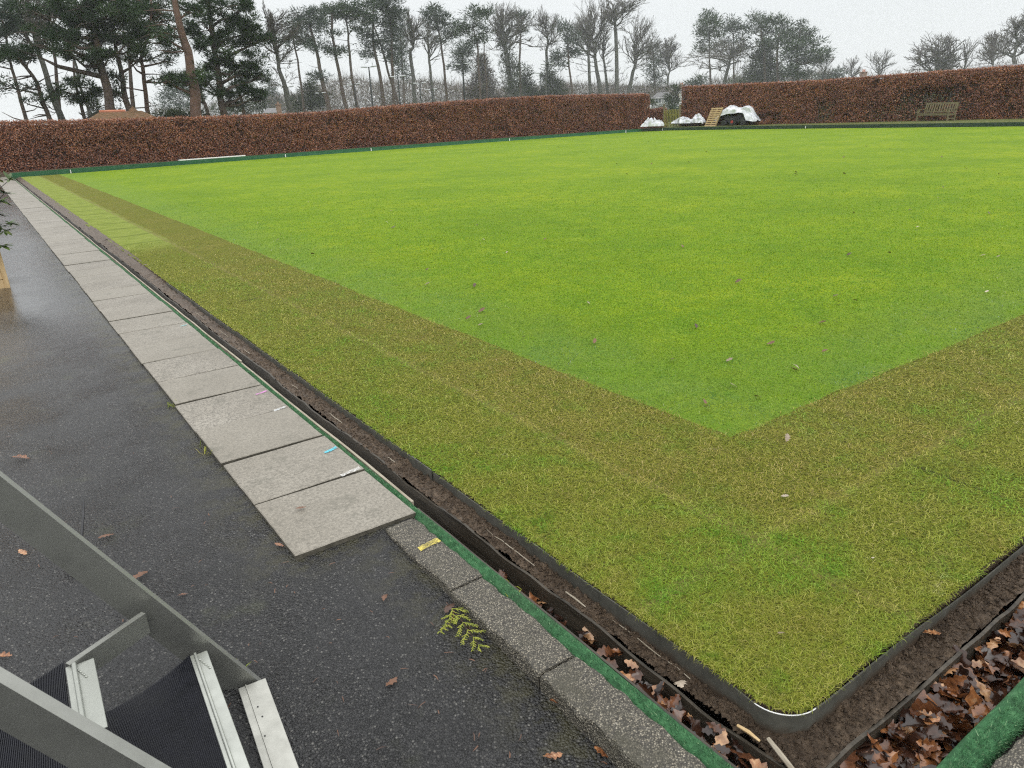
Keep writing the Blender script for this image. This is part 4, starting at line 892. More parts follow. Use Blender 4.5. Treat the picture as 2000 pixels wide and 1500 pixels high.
# ------------------------------------------------------------------ beech hedges
def hedge(name, label, line, depth, htop, dens, holes=(), leaf=(.052, .088), z0=.14, cat='hedge'):
    root = empty(name, (line[0][0], line[0][1], z0)); tag(root, label, cat)
    pts = np.array(line, float); seg = np.hypot(*(pts[1:]-pts[:-1]).T); cum = np.concatenate([[0], np.cumsum(seg)]); Ltot = cum[-1]
    def P2(s): return np.stack([np.interp(s, cum, pts[:, 0]), np.interp(s, cum, pts[:, 1])], -1)
    def N2(s):
        d = P2(np.minimum(s+.6, Ltot))-P2(np.maximum(s-.6, 0)); d /= np.linalg.norm(d, axis=-1)[..., None]; n = np.stack([d[..., 1], -d[..., 0]], -1)
        c = -P2(s); sg = np.sign((n*c).sum(-1))[..., None]; return n*sg
    ht = lambda s: np.interp(s, [a for a, b in htop], [b for a, b in htop])
    m = MB(); sv = np.linspace(.12, Ltot-.12, int(Ltot/.4)); rows = []
    for s in sv:
        a = P2(s); n = N2(s); h = float(ht(s)); row = []
        hole = lambda z: sum(.45 for (h0, h1, z_0, z_1, dd) in holes if h0 < s < h1 and z_0 < z < z_1)
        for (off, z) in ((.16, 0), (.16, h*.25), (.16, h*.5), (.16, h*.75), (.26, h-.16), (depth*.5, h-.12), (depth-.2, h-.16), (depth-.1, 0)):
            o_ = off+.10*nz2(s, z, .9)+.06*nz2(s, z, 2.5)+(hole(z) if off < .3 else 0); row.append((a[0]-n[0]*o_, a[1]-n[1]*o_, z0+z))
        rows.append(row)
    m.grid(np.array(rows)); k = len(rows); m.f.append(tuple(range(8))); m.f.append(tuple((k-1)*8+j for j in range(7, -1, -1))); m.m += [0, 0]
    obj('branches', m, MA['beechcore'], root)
    hm = max(b for a, b in htop); Vs = []; rs = []; 
    def emit(s, off, z, out, n2):
        a = P2(s); n = len(s); base = np.stack([a[:, 0]-n2[:, 0]*off, a[:, 1]-n2[:, 1]*off, z0+z], 1)
        nd = out+rng.normal(0, .55, (n, 3)); nd /= np.linalg.norm(nd, axis=1)[:, None]
        t = rng.normal(0, 1, (n, 3)); t[:, 2] -= .7; t -= nd*(t*nd).sum(1)[:, None]; t /= np.linalg.norm(t, axis=1)[:, None]; b = np.cross(nd, t)
        L = rng.uniform(*leaf, n)[:, None]; W = L*.33
        return np.stack([base-t*L*.5, base+b*W, base+t*L*.5, base-b*W], 1)
    n = int(Ltot*hm*dens); s = rng.uniform(0, Ltot, n); z = rng.uniform(-.02, 1, n)*ht(s); off = rng.exponential(.09, n)-.04
    rg = np.array([.12*nz2(a, b, .9)+.09*nz2(a, b, 2.5)+.06*nz2(a, b, 6) for a, b in zip(s, z)]); off = off+rg
    topd = ht(s)-z; off += np.where(topd < .22, (.22-topd)**2*2.2, 0); keep = np.ones(n, bool)
    keep &= ~((rg > .08) & (rng.random(n) < .8))
    for (h0, h1, z_0, z_1, dd) in holes:
        u_ = np.maximum(np.abs((s-(h0+h1)/2)/((h1-h0)/2)), np.abs((z-(z_0+z_1)/2)/((z_1-z_0)/2))); inside = u_ < 1+.25*rng.normal(0, 1, n)
        keep &= ~(inside & (rng.random(n) < dd)); off = np.where(inside, off+.25*rng.random(n), off)
    s, z, off = s[keep], z[keep], off[keep]; n2 = N2(s); out = np.concatenate([n2, np.full((len(s), 1), .25)], 1); Vs.append(emit(s, off, z, out, n2)); rs.append(np.clip(rng.beta(1.7, 2.0, len(s)), 0, 1))
    n = int(Ltot*depth*dens*.8); s = rng.uniform(0, Ltot, n); off = rng.uniform(0, depth-.05, n); z = ht(s)+rng.normal(-.02, .045, n)+.05*np.array([nz2(a, b, 1.2) for a, b in zip(s, off)]); n2 = N2(s); out = np.tile([0, 0, 1.], (n, 1))
    Vs.append(emit(s, off, z, out, n2)); rs.append(np.clip(rng.beta(2.2, 1.6, n), 0, 1))  # top leaves run paler: the lit top edge is put into their colour
    for e in (0, Ltot):                                                   # the two ends
        n = int(depth*hm*dens); s = np.full(n, float(e))+rng.normal(0, .07, n)*1; s = np.clip(s, 0, Ltot); off = rng.uniform(0, depth, n); z = rng.random(n)*ht(s); n2 = N2(s)
        d = np.stack([n2[:, 1], -n2[:, 0], np.zeros(n)], 1); Vs.append(emit(s, off, z, d, n2)); rs.append(np.clip(rng.beta(1.7, 2.0, n), 0, 1))
    V = np.concatenate(Vs).reshape(-1, 3); fast('leaves', V, np.arange(len(V)).reshape(-1, 4), np.repeat(np.concatenate(rs), 4), MA['beech'], root)
    return root, P2, N2
HL = [(-9, 39.2), (1, 39.7), (12, 40.3), (29, 41.6), (42.55, 41.6)]
hedge('beech_hedge', 'long copper brown clipped beech hedge along the back left of the lawn', HL, 1.2, [(0, 2.1), (10, 2.08), (14, 2.02), (20, 1.96), (25, 1.98), (31, 2.22), (38, 2.42), (42, 2.5), (51, 2.42)], 1000)
HR = [(43.5, 39.35), (44.9, 28.2), (46.3, 21.7), (46.9, 17.0), (47.8, 6)]
rootR, PR, NR = hedge('beech_hedge', 'taller copper brown beech hedge with thin patches, behind the wooden bench', HR, 1.3, [(0, 2.78), (10, 2.62), (17, 2.72), (22, 2.78), (33, 2.9)], 1000,
      holes=((10.3, 11.4, 0, 1.45, .75), (13.3, 14.6, 0, .95, .5), (14.7, 18.9, .0, 1.1, .7), (15.0, 18.5, 1.0, 1.95, .88), (7.2, 7.9, 0, .9, .4), (20.6, 21.2, .1, .9, .5)), leaf=(.058, .098))
def infill():                                                              # pale green growth and stems showing in the thin patches
    V = []; n = 1500
    s = np.concatenate([rng.uniform(10.3, 11.4, 500), rng.uniform(13.0, 15.2, 700), rng.uniform(15.2, 19.0, 1000)]); z = np.concatenate([rng.uniform(.05, 1.3, 500), rng.uniform(.05, 1.0, 700), rng.uniform(.05, 1.55, 1000)**1.0])
    n = len(s); a = PR(s); n2 = NR(s); off = rng.uniform(.12, .5, n); B = np.stack([a[:, 0]-n2[:, 0]*off, a[:, 1]-n2[:, 1]*off, .14+z], 1)
    t = rng.normal(0, 1, (n, 3)); t /= np.linalg.norm(t, axis=1)[:, None]; b = np.cross(t, np.concatenate([n2, np.full((n, 1), .5)], 1)); b /= np.linalg.norm(b, axis=1)[:, None]; L = rng.uniform(.05, .10, n)[:, None]
    Q = np.stack([B-t*L*.5, B+b*L*.25, B+t*L*.5, B-b*L*.25], 1).reshape(-1, 3)
    fast('green_leaves', Q, np.arange(len(Q)).reshape(-1, 4), np.repeat(rng.random(n), 4), MA['varieg'], rootR)
    m = MB()
    for s_ in list(np.linspace(10.4, 11.3, 7))+list(np.linspace(13.3, 18.8, 16))+[7.5, 7.7, 20.8]:
        m = MB(); a = PR(s_); n2 = NR(s_); o_ = random.uniform(.2, .4); p = np.array([a[0]-n2[0]*o_, a[1]-n2[1]*o_, .1]); q = p+np.array([random.gauss(0, .15), random.gauss(0, .15), 1.7]); m.tube([p, (p+q)/2+rng.normal(0, .04, 3), q], [.035, .028, .018], 5); obj('stem', m, MA['barkg'], rootR)
infill()
# low hedge and gate in the gap
a, b = gh(1250, 235, 59.5), gh(1303, 232, 60.5)
hedge('beech_hedge', 'low reddish beech hedge in the gap beside the wooden gate', [(a[0], a[1]), (b[0], b[1])], .8, [(0, 1.35), (3, 1.4)], 800)
def gate():
    p = gh(1296, 248, 59.2); q = gh(1327, 246, 58.2); p[2] = q[2] = 0; d = (q-p); L = np.linalg.norm(d); d /= L
    root = empty('picket_gate', (p+q)/2+[0, 0, .14]); tag(root, 'narrow mossy yellow green wooden picket gate between the two hedges', 'gate'); n = np.array([d[1], -d[0], 0]); n = n if n@(-p) > 0 else -n
    for t, h in ((0, 1.62), (1, 1.55)):
        m = MB(); c = p+d*L*t; m.box((c[0], c[1], .14+h/2), (.12, .12, h), bev=.01); m.box((c[0], c[1], .14+h+.02), (.15, .15, .04), bev=.01); obj('gate_post', m, MA['benchwood'], root)
    for z in (.42, 1.05):
        m = MB(); a_, b_ = p+d*.08, p+d*(L-.08); m.bar(a_+[0, 0, z], b_+[0, 0, z], .035, .09); obj('rail', m, MA['gatewood'], root)
    k = 10
    for i in range(k):
        m = MB(); c = p+d*(.10+(L-.2)*i/(k-1))+n*.032; top = .14+1.25+.04*math.sin(math.pi*i/(k-1)); m.box((c[0], c[1], (.20+top)/2), (.055, .05, top-.20), rotm(0, 0, math.atan2(d[1], d[0])))
        m.add([(c[0]-d[0]*.027, c[1]-d[1]*.027, top), (c[0]+d[0]*.027, c[1]+d[1]*.027, top), (c[0], c[1], top+.05)], [(0, 1, 2)]); obj('picket', m, MA['gatewood'], root)
gate()

# ------------------------------------------------------------------ bench, pallet, sheets
def bench():
    p, q = np.array([45.35, 22.95, .22]), np.array([44.85, 20.95, .22]); d = (q-p); L = np.linalg.norm(d); d /= L; n = np.array([-d[1], d[0], 0.0]); n = n if n@(-p) > 0 else -n
    p, q = p+n*.0, q+n*.0; bk = -n
    root = empty('garden_bench', (p+q)/2); tag(root, 'weathered slatted wooden garden bench on the verge against the right hedge', 'bench'); W = MA['benchwood']
    def P(u_, v, z): return p+d*u_+bk*v+np.array([0, 0, z])
    for u_ in (.04, L-.04):
        m = MB(); m.bar(P(u_, 0, 0), P(u_, 0, .64), .07, .07, up=d); obj('leg', m, W, root)
        m = MB(); m.bar(P(u_, .52, 0), P(u_, .52, .45), .07, .07, up=d); m.bar(P(u_, .52, .44), P(u_, .66, .98), .065, .065, up=d); obj('leg', m, W, root)
        m = MB(); m.bar(P(u_, -.05, .66), P(u_, .56, .66), .08, .035); obj('armrest', m, W, root)
        m = MB(); m.bar(P(u_, .03, .36), P(u_, .5, .36), .05, .09); m.bar(P(u_, .03, .16), P(u_, .5, .16), .045, .06); obj('side_rail', m, W, root)
    m = MB(); m.bar(P(.05, .0, .38), P(L-.05, .0, .38), .035, .10)
    for u_ in (.32, L/2, L-.32): m.bar(P(u_, .01, .33), P(u_, .5, .33), .05, .06)
    obj('seat_rail', m, W, root)
    for k in range(6):
        m = MB(); v = .0+k*.095; m.bar(P(.0, v, .445-.012*k), P(L, v, .445-.012*k), .078, .024, bev=.003); obj('seat_slat', m, W, root)
    m = MB(); m.bar(P(.04, .645, .96), P(L-.04, .645, .96), .04, .10); obj('back_rail', m, W, root)
    m = MB(); m.bar(P(.04, .54, .52), P(L-.04, .54, .52), .035, .07); obj('back_rail', m, W, root)
    k = 12
    for i in range(k):
        m = MB(); u_ = .15+(L-.3)*i/(k-1); m.bar(P(u_, .545, .55), P(u_, .635, .93), .075 if i % 2 else .06, .018, up=tuple(bk)); obj('back_slat', m, W, root)
bench()
def on_x(px, x, z=.25):                                                     # point at world x seen in photo column px
    lo, hi = 10.0, 42.0
    for _ in range(50):
        mid = (lo+hi)/2; X = project(np.array([[x, mid, z]]))[0][0]
        if X > px: lo = mid
        else: hi = mid
    return np.array([x, (lo+hi)/2, z])
def pallet():
    A = on_x(1377, 43.15); B = on_x(1403, 43.05); d = B-A; d[2] = 0; d /= np.linalg.norm(d); w = 1.0; back = np.array([-d[1], d[0], 0]); back = back if back[0] > 0 else -back
    A[2] = .2; lean = np.array([0, 0, 1.16])+d*.50+back*.10; up = lean/np.linalg.norm(lean); Hh = 1.32; nrm = np.cross(d, up); nrm = nrm/np.linalg.norm(nrm); nrm = nrm if nrm@(-A) > 0 else -nrm
    root = empty('wooden_pallet', A); tag(root, 'pale new wooden pallet standing tilted against the white sheet heap', 'pallet'); k = 9
    for i in range(k):
        m = MB(); c = A+up*(.05+(Hh-.1)*i/(k-1))+nrm*.06; m.bar(c, c+d*w, .085 if i not in (0, k-1) else .10, .022, up=tuple(nrm), bev=.002); obj('slat', m, MA['newwood'], root)
    for t in (.04, .5, .96):
        m = MB(); c = A+d*w*t; m.bar(c, c+up*Hh, .08, .09, up=tuple(nrm), bev=.002); obj('stringer', m, MA['newwood'], root)
pallet()
def sheet_mesh(A, B, prof, depth, seed, nx=46, ny=22, crease=.09):           # draped plastic: prof(t) gives ridge height along A-B
    A, B = np.array(A, float), np.array(B, float); d = B-A; L = math.hypot(d[0], d[1]); d /= L; n = np.array([-d[1], d[0], 0]); P = np.zeros((ny, nx, 3)); n = n if n@(-A) > 0 else -n
    for j in range(ny):
        v = -1+2*j/(ny-1)
        for i in range(nx):
            t = i/(nx-1); lo_, hi_ = prof(t); r = math.cos(v*math.pi/2)**.55 if abs(v) < .999 else 0
            z = lo_+(hi_-lo_)*r; wv = depth*(.55*v+.45*math.sin(v*math.pi/2))*(.8+.3*nz2(t*4, v, 1.4, seed))
            w_ = crease*nz2(t*7+v*1.2, v*2.5, 1.3, seed)+crease*.6*abs(nz2(t*14, v*4, 1.3, seed+4)); P[j, i] = A+d*L*t+n*(wv+w_)+np.array([0, 0, z+w_*.8*min(1, r*2)])
            if hi_-lo_ > .1: P[j, i, 2] = max(P[j, i, 2], .16)
    m = MB(); m.grid(P); return m
def heaps():
    x0 = 43.75
    A, B = on_x(1402, x0), on_x(1478, x0+.35)
    # machine under the sheet
    root = empty('ground_machine', (A+B)/2); tag(root, 'dark wheeled greenkeeping machine half hidden beneath the white sheet', 'machine'); d = B-A; d[2] = 0; L = np.linalg.norm(d); d /= L; n = np.array([-d[1], d[0], 0]); n = n if n@(-A) > 0 else -n
    c = (A+B)/2; c[2] = .2; rz = math.atan2(d[1], d[0])
    m = MB(); m.box(c+[0, 0, .42], (1.7, .8, .46), rotm(0, 0, rz), bev=.08); m.box(c+d*.5+[0, 0, .75], (.7, .6, .3), rotm(0, 0, rz), bev=.08); m.box(c-d*.6+[0, 0, .74], (.55, .5, .28), rotm(0, 0, rz), bev=.08); obj('body', m, MA['black'], root)
    for t, rr in ((-.08, .26), (.75, .2), (-.75, .2)):
        w = c+d*t+n*.47; w[2] = .2+rr; m = MB(); m.tube([w-n*.07, w-n*.05, w+n*.05, w+n*.07], [rr*.8, rr, rr, rr*.8], 16); tw = obj('tyre', m, MA['black'], root)
        if t == -.08:
            m = MB(); m.tube([w+n*.071, w+n*.085], [rr*.4, rr*.35], 14); obj('hub', m, MA['red'], root)
    def prof(t):
        k = [(0, .0), (.06, .30), (.14, .62), (.30, 1.03), (.43, 1.05), (.50, .86), (.60, .86), (.68, 1.0), (.82, .92), (.9, .5), (1, .02)]
        hi_ = np.interp(t, [a for a, b in k], [b for a, b in k]); g = [(0, 0), (.10, .0), (.2, .42), (.3, .52), (.42, .56), (.5, .55), (.62, .62), (.72, .55), (.78, .1), (1, 0)]
        return .2+float(np.interp(t, [a for a, b in g], [b for a, b in g])), .2+float(hi_)
    m = sheet_mesh(A-d*.1, B+d*.15, prof, .62, 3, 70, 32, .17); tag(obj('plastic_sheet', m, MA['sheet'], smooth=True), 'large white plastic sheet draped over the dark machine beside the pallet', 'sheet')
    for (pa, pb, x, hh, lab, sd_) in ((1318, 1356, 43.2, .40, 'low flat white sheet bundle on the bank right of the gate', 5), (1352, 1375, 43.3, .62, 'crumpled white bag beside the foot of the pallet', 9)):
        A2, B2 = on_x(pa, x), on_x(pb, x); m = sheet_mesh(A2, B2, lambda t, hh=hh: (.2, .2+hh*math.sin(math.pi*min(1, max(0, t)))**.6*(.85+.3*nz2(t*5, sd_, 1.2))), .38, sd_, 40, 22, .17); tag(obj('plastic_bag', m, MA['sheet'], smooth=True), lab, 'bag')
    A2, B2 = gh(1253, 252, 57.2), gh(1297, 251, 57.0); A2[2] = B2[2] = .17
    m = sheet_mesh(A2, B2, lambda t: (.17, .17+(.22+.48*max(0, math.sin(math.pi*min(1, t*1.5)))*(.6+.5*nz2(t*9, 2, 1.2))+.18*(t > .55))*math.sin(math.pi*t)**.4), .42, 17, 44, 20, .17); tag(obj('plastic_bag', m, MA['sheet'], smooth=True), 'jumbled heap of white plastic below the end of the left hedge', 'bag')
heaps()

# ------------------------------------------------------------------ trees
def mpp(dist): return dist/F*1.06                                            # metres per photo pixel at a distance (roughly)
def trunk_pts(pxs, dist, wob=.0, back=0.0, to_ground=True):
    P = [gh(x, y, dist) for x, y in pxs]
    if to_ground:
        b = P[0].copy(); e = P[1]-P[0]; k = (b[2]+.1)/max(.3, e[2]) if len(P) > 1 else 0; b = b-np.array([e[0], e[1], 0])*min(.6, k)*.5; b[2] = -.05; P = [b]+P
    out = []
    for i in range(len(P)-1):
        for t in (0, .33, .66): out.append(P[i]*(1-t)+P[i+1]*t)
    out.append(P[-1]); out = [p+np.array([nz2(p[2], i, .3, dist), nz2(p[2], i, .3, dist+4), 0])*wob for i, p in enumerate(out)]
    return np.array(out)
def tufts(c, rad, dist, dens=1.0, flat=.55):
    """needle slivers filling an uneven clump"""
    L = .40*max(.7, dist/85); W = .085*max(.7, dist/85); area = math.pi*rad[0]*rad[2]; n = int(area/(L*W*.5)*2.8*dens*(1.2 if dist < 70 else 1)); nt = max(5, int(area*2.3))
    u_ = rng.normal(0, 1, (nt, 3)); u_ /= np.linalg.norm(u_, axis=1)[:, None]; rr = rng.random(nt)**.45; C = u_*rr[:, None]*np.array(rad); tv = rng.random(nt)
    k = rng.integers(0, nt, n); tr = rng.uniform(.28, .75, nt)*max(.8, dist/90); off = rng.normal(0, .5, (n, 3))*np.stack([tr[k], tr[k], tr[k]*flat], 1)
    B = C[k]+off; d = off/(np.linalg.norm(off, axis=1)[:, None]+1e-6)+np.array([0, 0, .35])+rng.normal(0, .5, (n, 3)); d /= np.linalg.norm(d, axis=1)[:, None]
    s = np.cross(d, rng.normal(0, 1, (n, 3))); s /= np.linalg.norm(s, axis=1)[:, None]; ln = L*rng.uniform(.6, 1.3, n)[:, None]; w = W*rng.uniform(.6, 1.2, n)[:, None]
    V = np.stack([B-s*w*.5, B+s*w*.5, B+d*ln], 1)+np.array(c); r = np.clip(tv[k]*.6+rng.random(n)*.3+np.clip(C[k, 2]/rad[2], -1, 1)*.12, 0, 1)
    return V.reshape(-1, 3), np.repeat(r, 3)
def pine(label, dist, trunk, rpx, blobs, name='scots_pine', mat='needle', bark='barkp', group=None, dens=1.0, limbs=True, dead=0):
    k = mpp(dist); T = trunk_pts(trunk, dist, .22); root = empty(name, (T[0][0], T[0][1], .1)); tag(root, label, 'tree', group)
    m = MB(); n = len(T); r0 = rpx*k*.5; rad = [r0*(1.18 if i == 0 else 1)*(1-.62*i/(n-1)) for i in range(n)]; m.tube(T, rad, 9)
    Vs, Rs = [], []; rt = np.cross(fv, [0, 0, 1]); 
    for (bx, by, rx, ry) in blobs:
        dd = dist+random.uniform(-1, 1)*min(2.5, rx*k*.6); c = gh(bx, by, dd); V, r = tufts(c, (rx*k, max(rx*k*.8, .8), ry*k), dist, dens); Vs.append(V); Rs.append(r)
        if limbs:
            i = int(np.argmin(np.abs(T[:, 2]-(c[2]-.35*np.linalg.norm((T[-1]-c)[:2])-.2)))); i = min(max(i, n//4), n-1); p = T[i]; L = np.linalg.norm(c-p)
            if L > .4:
                q1 = p*.6+c*.4+np.array([random.gauss(0, .08), random.gauss(0, .08), random.gauss(-.04, .07)])*L; m.tube([p, q1, p*.2+c*.8+np.array([0, 0, -.1*ry*k]), c], [min(rad[i]*.7, .05+.035*L), min(rad[i]*.5, .04+.02*L), .035, .015], 5)
                for _ in range(5):
                    e = c+rng.normal(0, .55, 3)*np.array([rx*k, rx*k, ry*k]); m.tube([q1*.4+c*.6, (c+e)/2+rng.normal(0, .12, 3), e], [.035, .025, .012], 4)
    for _ in range(dead):                                                     # bare snags along the trunk
        i = random.randrange(n//4, n-1); a_ = random.uniform(0, 6.28); L = random.uniform(.8, 2.6); e = T[i]+np.array([math.cos(a_), math.sin(a_), random.uniform(-.2, .4)])*L
        m.tube([T[i], (T[i]+e)/2+rng.normal(0, .12, 3), e], [.05, .035, .012], 4)
    obj('trunk', m, MA[bark], root, smooth=True)
    if Vs:
        V = np.concatenate(Vs); fast('crown', V, np.arange(len(V)).reshape(-1, 3), np.concatenate(Rs), MA[mat], root)
    return root
def bare(label, dist, trunk, rpx, crown, seed, name='bare_tree', mat='twig', bark='barkg', levels=5, forks=3, spread=.55, lat=True, ivy=None, thick=1.0):
    """trunk pixels, then a crown box (x0, y0, x1, y1) in photo pixels that the branching fills"""
    rd = random.Random(seed); k = mpp(dist)
    if len(trunk) > 2: trunk = trunk[:-1]+[((trunk[-2][0]+trunk[-1][0])/2, (trunk[-2][1]+trunk[-1][1])/2)]
    T = trunk_pts(trunk, dist, .18); root = empty(name, (T[0][0], T[0][1], .1)); tag(root, label, 'tree'); n = len(T); r0 = rpx*k*.5
    m = MB(); m.tube(T, [r0*(1.25 if i == 0 else 1)*(1-.42*i/(n-1)) for i in range(n)], 8)
    segs = []
    def grow(p, d, L, r, lev):
        pts = [p]; q = p.copy(); dd = d.copy(); ns = 4 if lev < 3 else 3
        for i in range(ns):
            dd = dd+np.array([rd.gauss(0, .16), rd.gauss(0, .16), rd.gauss(.05, .12)]); dd /= np.linalg.norm(dd); q = q+dd*L/ns; pts.append(q.copy())
        segs.append((np.array(pts), r, lev))
        if lev >= levels: return
        nc = forks if lev < 2 else rd.choice((2, 3, 3))
        for c in range(nc): child(pts[-1], dd, L*rd.uniform(.62, .86), r*.62, lev+1, spread)
        if lat:
            for i in range(1, ns):
                if rd.random() < .80: child(pts[i], dd, L*rd.uniform(.45, .7), r*.45, lev+1, spread*1.5)
    def child(p, d, L, r, lev, sp):
        v = np.array([rd.gauss(0, 1), rd.gauss(0, 1), rd.gauss(0, 1)]); v -= d*(v@d); v /= np.linalg.norm(v)+1e-6; a_ = rd.uniform(.45, 1.25)*sp
        e = d*math.cos(a_)+v*math.sin(a_); e[2] += .10; grow(p, e/np.linalg.norm(e), L, r, lev)
    lead = [np.zeros(3)]; dd = np.array([0, 0, 1.])
    for i in range(9):
        dd = dd+np.array([rd.gauss(0, .10), rd.gauss(0, .10), .12]); dd /= np.linalg.norm(dd); lead.append(lead[-1]+dd*.2)
    nl = rd.choice((5, 6, 7, 9)); segs.append((np.array(lead[:nl+1]), 1.0, 1))
    for i in range(0, nl+1):
        for c in range(forks if i in (0, nl) else rd.choice((1, 2, 2, 3))):
            v = np.array([rd.gauss(0, 1), rd.gauss(0, 1), 0]); v /= np.linalg.norm(v)+1e-6; el_ = rd.uniform(.25, .95)+.35*(i/9); sp = spread/.55
            e = v*math.cos(el_)*sp+np.array([0, 0, math.sin(el_)]); e /= np.linalg.norm(e); grow(lead[i], e, rd.uniform(.55, 1.0)*(1-.45*i/9), .62*(1-.5*i/9), 2)
    A = np.concatenate([s_[0] for s_ in segs]); rt = np.array([rv[0], rv[1], 0]); rt /= np.linalg.norm(rt); fw = np.array([fv[0], fv[1], 0]); fw /= np.linalg.norm(fw)
    hx = A@rt; hz = A[:, 2]; x0, y0, x1, y1 = crown; top = T[-1]; cl, cr_ = gh(x0, (y0+y1)/2, dist), gh(x1, (y0+y1)/2, dist); xl, xr = (cl-top)@rt, (cr_-top)@rt; zt = gh((x0+x1)/2, y0, dist)[2]-top[2]; zb = gh((x0+x1)/2, y1, dist)[2]-top[2]
    lo_, hi_ = np.percentile(hx, 1), np.percentile(hx, 99); tz, bz = np.percentile(hz, 99), min(np.percentile(hz, 1), -.01); w = (xr-xl)/2
    def warp(P):
        a = P@rt; a = np.where(a > 0, a/hi_*xr, a/lo_*xl) if xl < 0 < xr else xl+(a-lo_)/(hi_-lo_)*(xr-xl)*np.clip(P[:, 2]/tz*2, 0, 1); b = (P@fw)/max(hi_, -lo_)*w; z = np.where(P[:, 2] > 0, P[:, 2]/tz*zt, P[:, 2]/bz*min(zb, -.01) if zb < 0 else 0*P[:, 2])
        return top+a[:, None]*rt+b[:, None]*fw+z[:, None]*np.array([0, 0, 1.])
    main = segs; segs = []; cw = (x1-x0)*k
    if len(trunk) > 2:
        for q in range(7):
            i = rd.randrange(n//3, n); v = np.array([rd.gauss(0, 1), rd.gauss(0, 1), 0]); v /= np.linalg.norm(v)+1e-6; v[2] = rd.uniform(-.1, .8); grow(T[i].copy(), v/np.linalg.norm(v), cw*rd.uniform(.12, .3), .3, 3)
    side = segs; segs = main
    tm = MB(); rmin = max(.011, .20*k)*thick
    for pts, r, lev in side: (m if lev <= 3 else tm).tube(pts, list(np.linspace(max(r*r0*.5, rmin*1.4), rmin*.8, len(pts))), 4 if lev <= 3 else 3, cap=False)
    for pts, r, lev in segs:
        Q = warp(pts); rr = max(r*r0*.55, rmin*(1.5 if lev < levels else 1)); re = max(r*r0*.34, rmin*.7); (m if lev <= 2 else tm).tube(Q, list(np.linspace(rr, re, len(Q))), 5 if lev <= 2 else 3, cap=False)
    obj('trunk', m, MA[bark], root, smooth=True); obj('crown', tm, MA[mat], root)
    if ivy:
        Vs, Rs = [], []
        for (bx, by, rx, ry) in ivy: V, r = tufts(gh(bx, by, dist), (rx*k, rx*k, ry*k), dist, 1.1); Vs.append(V); Rs.append(r)
        V = np.concatenate(Vs); fast('ivy', V, np.arange(len(V)).reshape(-1, 3), np.concatenate(Rs), MA['yew'], root)
    return root
def bush(label, dist, blobs, name='evergreen_bush', mat='yew', dens=1.0, cat='bush'):
    k = mpp(dist); Vs, Rs = [], []; b0 = gh(blobs[0][0], blobs[0][1], dist); root = empty(name, (b0[0], b0[1], .1)); tag(root, label, cat); m = MB()
    for (bx, by, rx, ry) in blobs:
        c = gh(bx, by, dist+random.uniform(-.8, .8)); V, r = tufts(c, (rx*k, rx*k*.8, ry*k), dist, dens); Vs.append(V); Rs.append(r); m.tube([(b0[0], b0[1], -.02), (np.array([b0[0], b0[1], 0])+c)/2, c], [.10, .07, .03], 5)
    V = np.concatenate(Vs); obj('stem', m, MA['barkg'], root); fast('foliage', V, np.arange(len(V)).reshape(-1, 3), np.concatenate(Rs), MA[mat], root); return root
def cone(x0, x1, yb, yt, n=9, lean=0.0):                                        # blobs making a pointed evergreen
    out = []
    for i in range(n):
        t = i/(n-1); w = (x1-x0)/2*(1-t)**.75; cx = (x0+x1)/2+lean*t; out.append((cx+random.uniform(-.15, .15)*w, yb+(yt-yb)*t, max(3, w), max(6, (yb-yt)/n*.95)))
        if w > 12: out.append((cx+random.choice((-1, 1))*w*.6, yb+(yt-yb)*t-4, w*.5, (yb-yt)/n*.9))
    return out

# left clump, nearest
pine('slim grey trunk leaning left at the far left, thin hazy foliage at its top', 62, [(52, 238), (34, 180), (14, 112), (2, 40)], 6.5, [(4, 20, 26, 20), (12, 60, 22, 18), (-10, 80, 24, 26), (8, 110, 14, 12)], mat='needleg', dead=8)
pine('dark curving trunk with separate foliage plates, second tree from the left edge', 58, [(100, 237), (82, 200), (68, 162), (44, 120), (24, 96)], 8, [(50, 170, 15, 7), (75, 196, 22, 7), (30, 105, 20, 9), (60, 110, 26, 10), (6, 165, 12, 10), (110, 172, 18, 8)], dead=6)
bare('thick pale grey bare tree rising to bare limbs at the top left', 63, [(122, 236), (104, 185), (84, 128), (76, 80)], 11, (18, -25, 100, 82), 3, levels=4, forks=3, spread=.5, thick=1.4)
pine('pair of thin stems with a flat dark foliage plate, left of the tiled roof', 61, [(163, 233), (152, 190), (140, 120)], 7, [(150, 165, 28, 12), (178, 178, 20, 12), (140, 185, 18, 10), (170, 195, 22, 9), (128, 178, 14, 8)], dead=5)
pine('thin pale stem between the flat plate tree and the massive dark trunk', 66, [(176, 230), (160, 170), (140, 110), (132, 60)], 6, [(135, 60, 20, 12), (150, 88, 20, 10)], bark='barkg', dead=6)
pine('massive dark cedar trunk above the tiled roof with wide layered dark crown', 56, [(215, 214), (204, 150), (192, 95), (180, 40), (172, -20)], 16, [(150, 10, 46, 14), (215, 15, 50, 18), (110, 30, 40, 12), (175, 42, 50, 14), (240, 48, 44, 16), (90, 62, 42, 9), (140, 72, 45, 12), (205, 75, 48, 14), (70, 90, 34, 8), (120, 96, 44, 12), (255, 80, 30, 14), (165, 105, 40, 10), (60, 20, 26, 8), (190, -14, 60, 12), (40, 98, 30, 7), (215, 108, 26, 9), (185, 128, 14, 12)], name='cedar', dens=1.05)
pine('straight dark trunk close right of the massive cedar trunk, two bare side limbs', 57, [(250, 212), (239, 160), (228, 105), (218, 50)], 11, [(265, 62, 30, 14), (235, 30, 30, 16), (262, 95, 24, 8), (280, 110, 20, 7), (228, 150, 12, 16), (226, 180, 14, 14)], dead=5)
